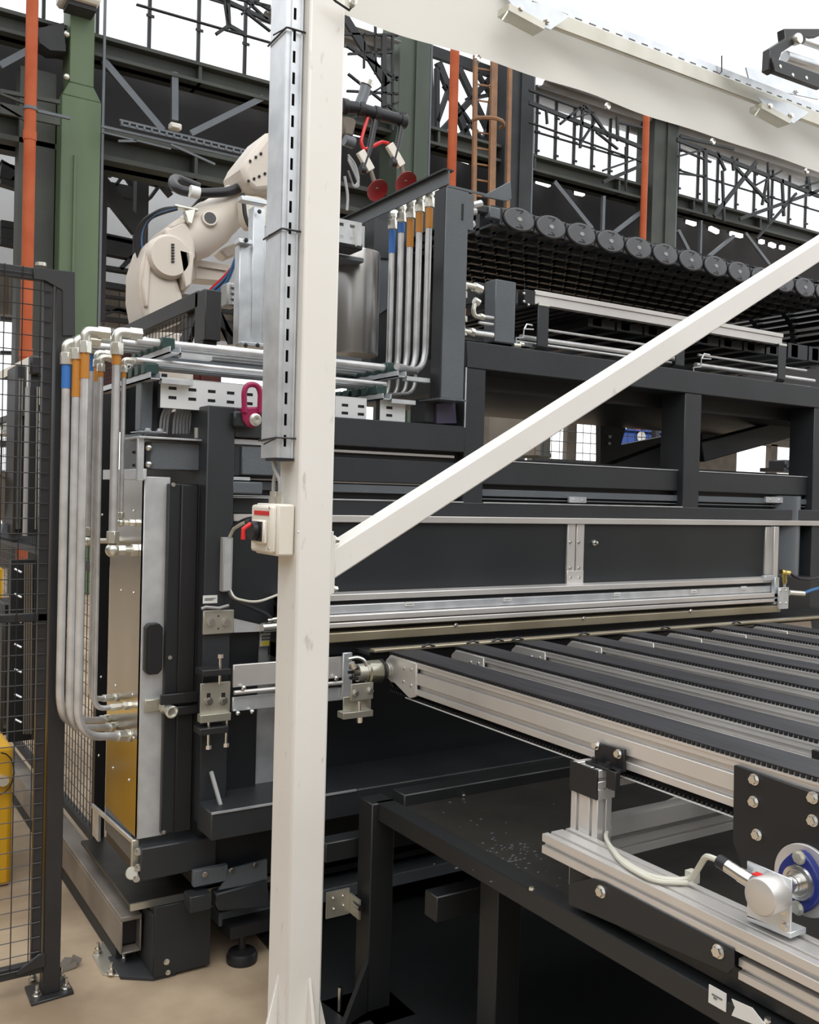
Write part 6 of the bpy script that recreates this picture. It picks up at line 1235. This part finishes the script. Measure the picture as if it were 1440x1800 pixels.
# hoses
mb = MB(); mb.tube([rp(425, 328, -.1), rp(400, 338, -.1), rp(350, 340, -.1), rp(315, 335, -.08), rp(302, 322, 0), rp(308, 313, .08), rp(330, 322, .1), rp(350, 330, .1)], .026, 12, .12, 6); tag(mb.build('corrugated_hose', 'hose'), 'thick black corrugated hose looping over the robot forearm', 'hose')
mb = MB(); mb.tube([rp(350, 340, -.13), rp(334, 336, -.13)], .032, 10); tag(mb.build('hose_label', 'paper'), 'white printed sleeve on the black corrugated hose', 'sleeve')
for i in range(7):
    mb = MB(); mb.tube([rp(312, 364 + i * .6, -.12), rp(285, 366 + i * 1.5, -.1), rp(252 - i * .5 + i * 2, 385, -.05), rp(238 + i * 2.5, 410, 0), rp(238 + i * 2.8, 440, .02), rp(250 + i * 1.0, 472, .03)], .007, 8, .12, 5)
    tag(mb.build('robot_cable', 'blueh' if i in (4,) else 'hose'), ('innermost black', 'second black', 'third black', 'fourth black', 'only blue', 'fifth black', 'outermost black')[i] + ' cable of the looped bundle at the robot elbow', 'cable')
for i in range(4):
    mb = MB(); mb.tube([rp(425, 420 + i * 4, -.2), rp(420 - i * 2, 455, -.15), rp(400, 482 + i * 5, -.05), rp(370, 510 + i * 4, .02)], .010, 8, .1, 5)
    tag(mb.build('robot_cable', ('redp', 'blueh', 'hose', 'blueh')[i]), ('red cable below the robot forearm', 'upper blue cable below the robot forearm', 'black cable below the robot forearm', 'lower blue cable below the robot forearm')[i], 'cable')
t = thing('control_pendant', 'grey ribbed box with white switch right of the robot base', 'box', AY(412, 540, 4.6)); mb = MB(); mb.bY(400, 495, 420, 540, 4.6, .1); mb.build('housing', 'cable', t, bevel=.01); mb = MB(); [mb.bY(408, 500 + 10 * i, 419, 506 + 10 * i, 4.58, .02) for i in range(4)]; mb.build('rib', 'cable', t)
# galvanised upright with foot plate
t = thing('galvanised_upright', 'pale galvanised upright pair with foot plate left of the trunking', 'post', AY(445, 612, 4.0))
zf_ = AY(445, 607, 4.0).z
mb = MB(); mb.bY(422, 430, 440, 607, 4.0, .06); mb.build('left_upright', 'galv', t, bevel=.003)
mb = MB(); mb.bY(446, 362, 461, 607, 3.98, .06); mb.bY(461, 420, 480, 607, 4.0, .05); mb.build('right_upright', 'galv', t, bevel=.003)
mb = MB(); mb.bY(426, 600, 475, 612, 3.96, .08); mb.build('foot_plate', 'galv', t, bevel=.002)
mb = MB(); mb.bY(421, 418, 444, 430, 3.96, .06); mb.bY(425, 343, 470, 360, 3.97, .05); mb.build('cap_plate', 'galv', t, bevel=.002)
for q in ((432, 607), (453, 607), (433, 422), (456, 372)): MB().bolt(AY(*q, 3.955), r=.007).build('bolt', 'steeld', t)

# suction gripper behind the post
YG = 4.6
def gp(x, y, d=0): return AY(x, y, YG + d)
t = thing('suction_gripper', 'black tubular vacuum gripper frame reaching out from behind the white post', 'gripper', gp(660, 330))
mb = MB(); mb.tube([gp(600, 186), gp(628, 190), gp(662, 200), gp(712, 213)], .034, 14, .05); mb.build('main_tube', 'hose', t)
for q in ((606, 187), (634, 192), (662, 200), (708, 213)):
    MB().cyl(gp(q[0] - 5, q[1] - 1.2), gp(q[0] + 5, q[1] + 1.2), .042, 14).build('tube_clamp', 'fence', t, bevel=.004)
mb = MB(); mb.tube([gp(630, 190), gp(640, 165), gp(644, 148)], .03, 12); mb.build('stub_tube', 'greyp', t); mb = MB(); mb.lathe(gp(643, 150), (.25, -.2, 1), [(0, .036), (.03, .036), (.03, .024), (.01, .022)], 18); mb.build('tube_ring', 'fit', t)
for a_, b_, c_ in (((661, 205), (650, 260), (637, 298)), ((706, 218), (700, 250), (691, 286))):
    mb = MB(); mb.tube([gp(*a_), gp(*b_), gp(*c_)], .017, 10); mb.build('drop_tube', 'hose', t)
    MB().cyl(gp(c_[0] - 4, c_[1]), gp(c_[0] + 4, c_[1] + 1), .024, 12).build('swivel_joint', 'fence', t)
mb = MB(); mb.bY(705, 196, 715, 206, YG - .03, .05); mb.build('end_tab', 'hose', t)
mb = MB(); mb.tube([gp(647, 206), gp(640, 228), gp(634, 250), gp(640, 264), gp(658, 256), gp(672, 249), gp(683, 252)], .010, 8, .06, 5); tag(mb.build('red_hose', 'redp'), 'red air hose looping between the two suction cups', 'hose')
for k, ((ax_, ay_), (bx, by), (cx_, cy_), rr, lb) in enumerate((((633, 266), (652, 300), (662, 333), .062, 'left red suction cup on its wooden-coloured stem'), ((684, 254), (706, 292), (712, 320), .066, 'right red suction cup, nearer the green column'))):
    t = thing('suction_cup', lb, 'suction cup', gp(cx_, cy_))
    mb = MB(); a_, b_ = gp(ax_, ay_), gp(bx, by); mb.bar(a_, b_, .05, .03); mb.build('white_block', 'box', t, bevel=.004)
    c_ = gp(cx_, cy_, -.02); mb = MB(); mb.cyl(b_, c_, .013, 10); mb.build('stem', 'tapeo', t).active_material = M['tan']
    ax2 = V((.12, -.75, -.62)); mb = MB(); mb.lathe(c_ - ax2.normalized() * .02, ax2, [(0, .02), (.012, .045), (.026, rr), (.034, rr * 1.02), (.030, rr * .9), (.024, rr * .5), (.022, .01)], 28); mb.build('cup', 'red', t)
for k in range(3):
    mb = MB(); mb.tube([gp(612, 272 + k * 4), gp(626, 290 + k * 10), gp(632, 318 + 5 * k), gp(622, 330), gp(612, 300)], .006, 8, .1, 5); tag(mb.build('coiled_hose', 'cable'), ('uppermost', 'middle', 'lowest')[k] + ' loop of grey air hose right of the white post', 'hose')
mb = MB(); mb.tube([gp(606, 310), gp(612, 345), gp(610, 370)], .008, 8, .05); tag(mb.build('coiled_hose', 'cable'), 'grey air hose dropping beside the white post', 'hose')
t = thing('gripper_manifold', 'brownish gripper manifold half hidden behind the white post', 'manifold', gp(615, 240)); mb = MB(); mb.pY([(605, 200), (628, 210), (622, 240), (605, 236)], YG, .1); mb.build('body', 'tan', t, bevel=.01); mb = MB(); mb.cyl(gp(606, 246), gp(622, 252), .03, 12); mb.build('cylinder_end', 'greyp', t)

# things seen through the frame openings
t = thing('blue_bin', 'blue plastic bin seen through the rounded window of the press', 'bin', AY(1140, 782, 8.5)); mb = MB(); mb.bY(1085, 757, 1180, 790, 8.5, .15); mb.build('bin_body', 'bluebin', t, bevel=.02); mb = MB(); mb.bY(1085, 755, 1180, 760, 8.47, .2); mb.build('bin_rim', 'bluebin', t)
mb = MB(); mb.lathe(AY(1127, 768, 8.49), (0, -1, 0), [(0, .07), (.01, .07), (.01, .05), (.003, .05)], 20); mb.build('round_badge', 'paper', t)
t = thing('inner_mesh_fence', 'grey mesh fence behind the press seen through its openings', 'fence', AY(1000, 820, 7)); a_ = AY(940, 820, 7.0)
mesh_panel('mesh_wires', '', (a_.x, 7, .9), (1, 0, 0), AY(1185, 800, 7).x - a_.x, 2.0, .1, .1, .004, t)
MB().box(a_.x, 7.0, 1.88, AY(1185, 800, 7).x, 7.04, 1.93).build('middle_rail', 'fence', t); MB().box(a_.x + 1.6, 7, .2, a_.x + 1.66, 7.06, 2.9).build('post_tube', 'fence', t)
t = thing('far_robot', 'red robot part glimpsed in the right opening of the press frame', 'robot', AY(1270, 745, 9)); mb = MB(); mb.bY(1264, 725, 1290, 745, 9, .3); mb.build('red_body', 'redp', t, bevel=.02); mb = MB(); mb.bY(1262, 718, 1300, 723, 9, .3); mb.build('top_bar', 'box', t)
t = thing('far_banner', 'narrow red strip far behind the left opening of the press', 'banner', AY(1000, 704, 16)); MB().bY(930, 692, 1062, 703, 16, .1).build('banner_strip', 'brick', t)
t = thing('cable_heap', 'tangle of pale and red-brown hoses behind the right opening', 'hoses', AY(1370, 760, 8)); mb = MB(); random.seed(5)
for k in range(14): x = 1320 + k * 8; mb.tube([AY(x, 728 + random.uniform(0, 20), 8), AY(x + 14, 735 + random.uniform(-10, 16), 8), AY(x + 30, 726 + random.uniform(0, 22), 8)], .025, 6, .1)
stuff(mb.build('hose_tangle', 'tan', t)); mb = MB(); mb.bY(1318, 745, 1350, 760, 8.2, .2); mb.build('red_block', 'brick', t)
t = thing('tan_column', 'tan corrugated cabinet seen in the left opening of the press frame', 'cabinet', AY(900, 800, 8)); mb = MB()
for k in range(8): mb.bY(862 + k * 11, 690, 870 + k * 11, 800, 8 - .03, .3)
mb.bY(860, 690, 950, 800, 8.0, .3); mb.build('corrugated_body', 'tan', t)
t = thing('far_lift_arm', 'dark robot-like silhouette behind the mesh in the left opening', 'machine', AY(955, 800, 9)); mb = MB(); mb.pY([(922, 700), (945, 695), (950, 730), (965, 775), (972, 805), (945, 805), (938, 770), (925, 740)], 9, .3); mb.build('silhouette_body', 'greend', t, bevel=.02)
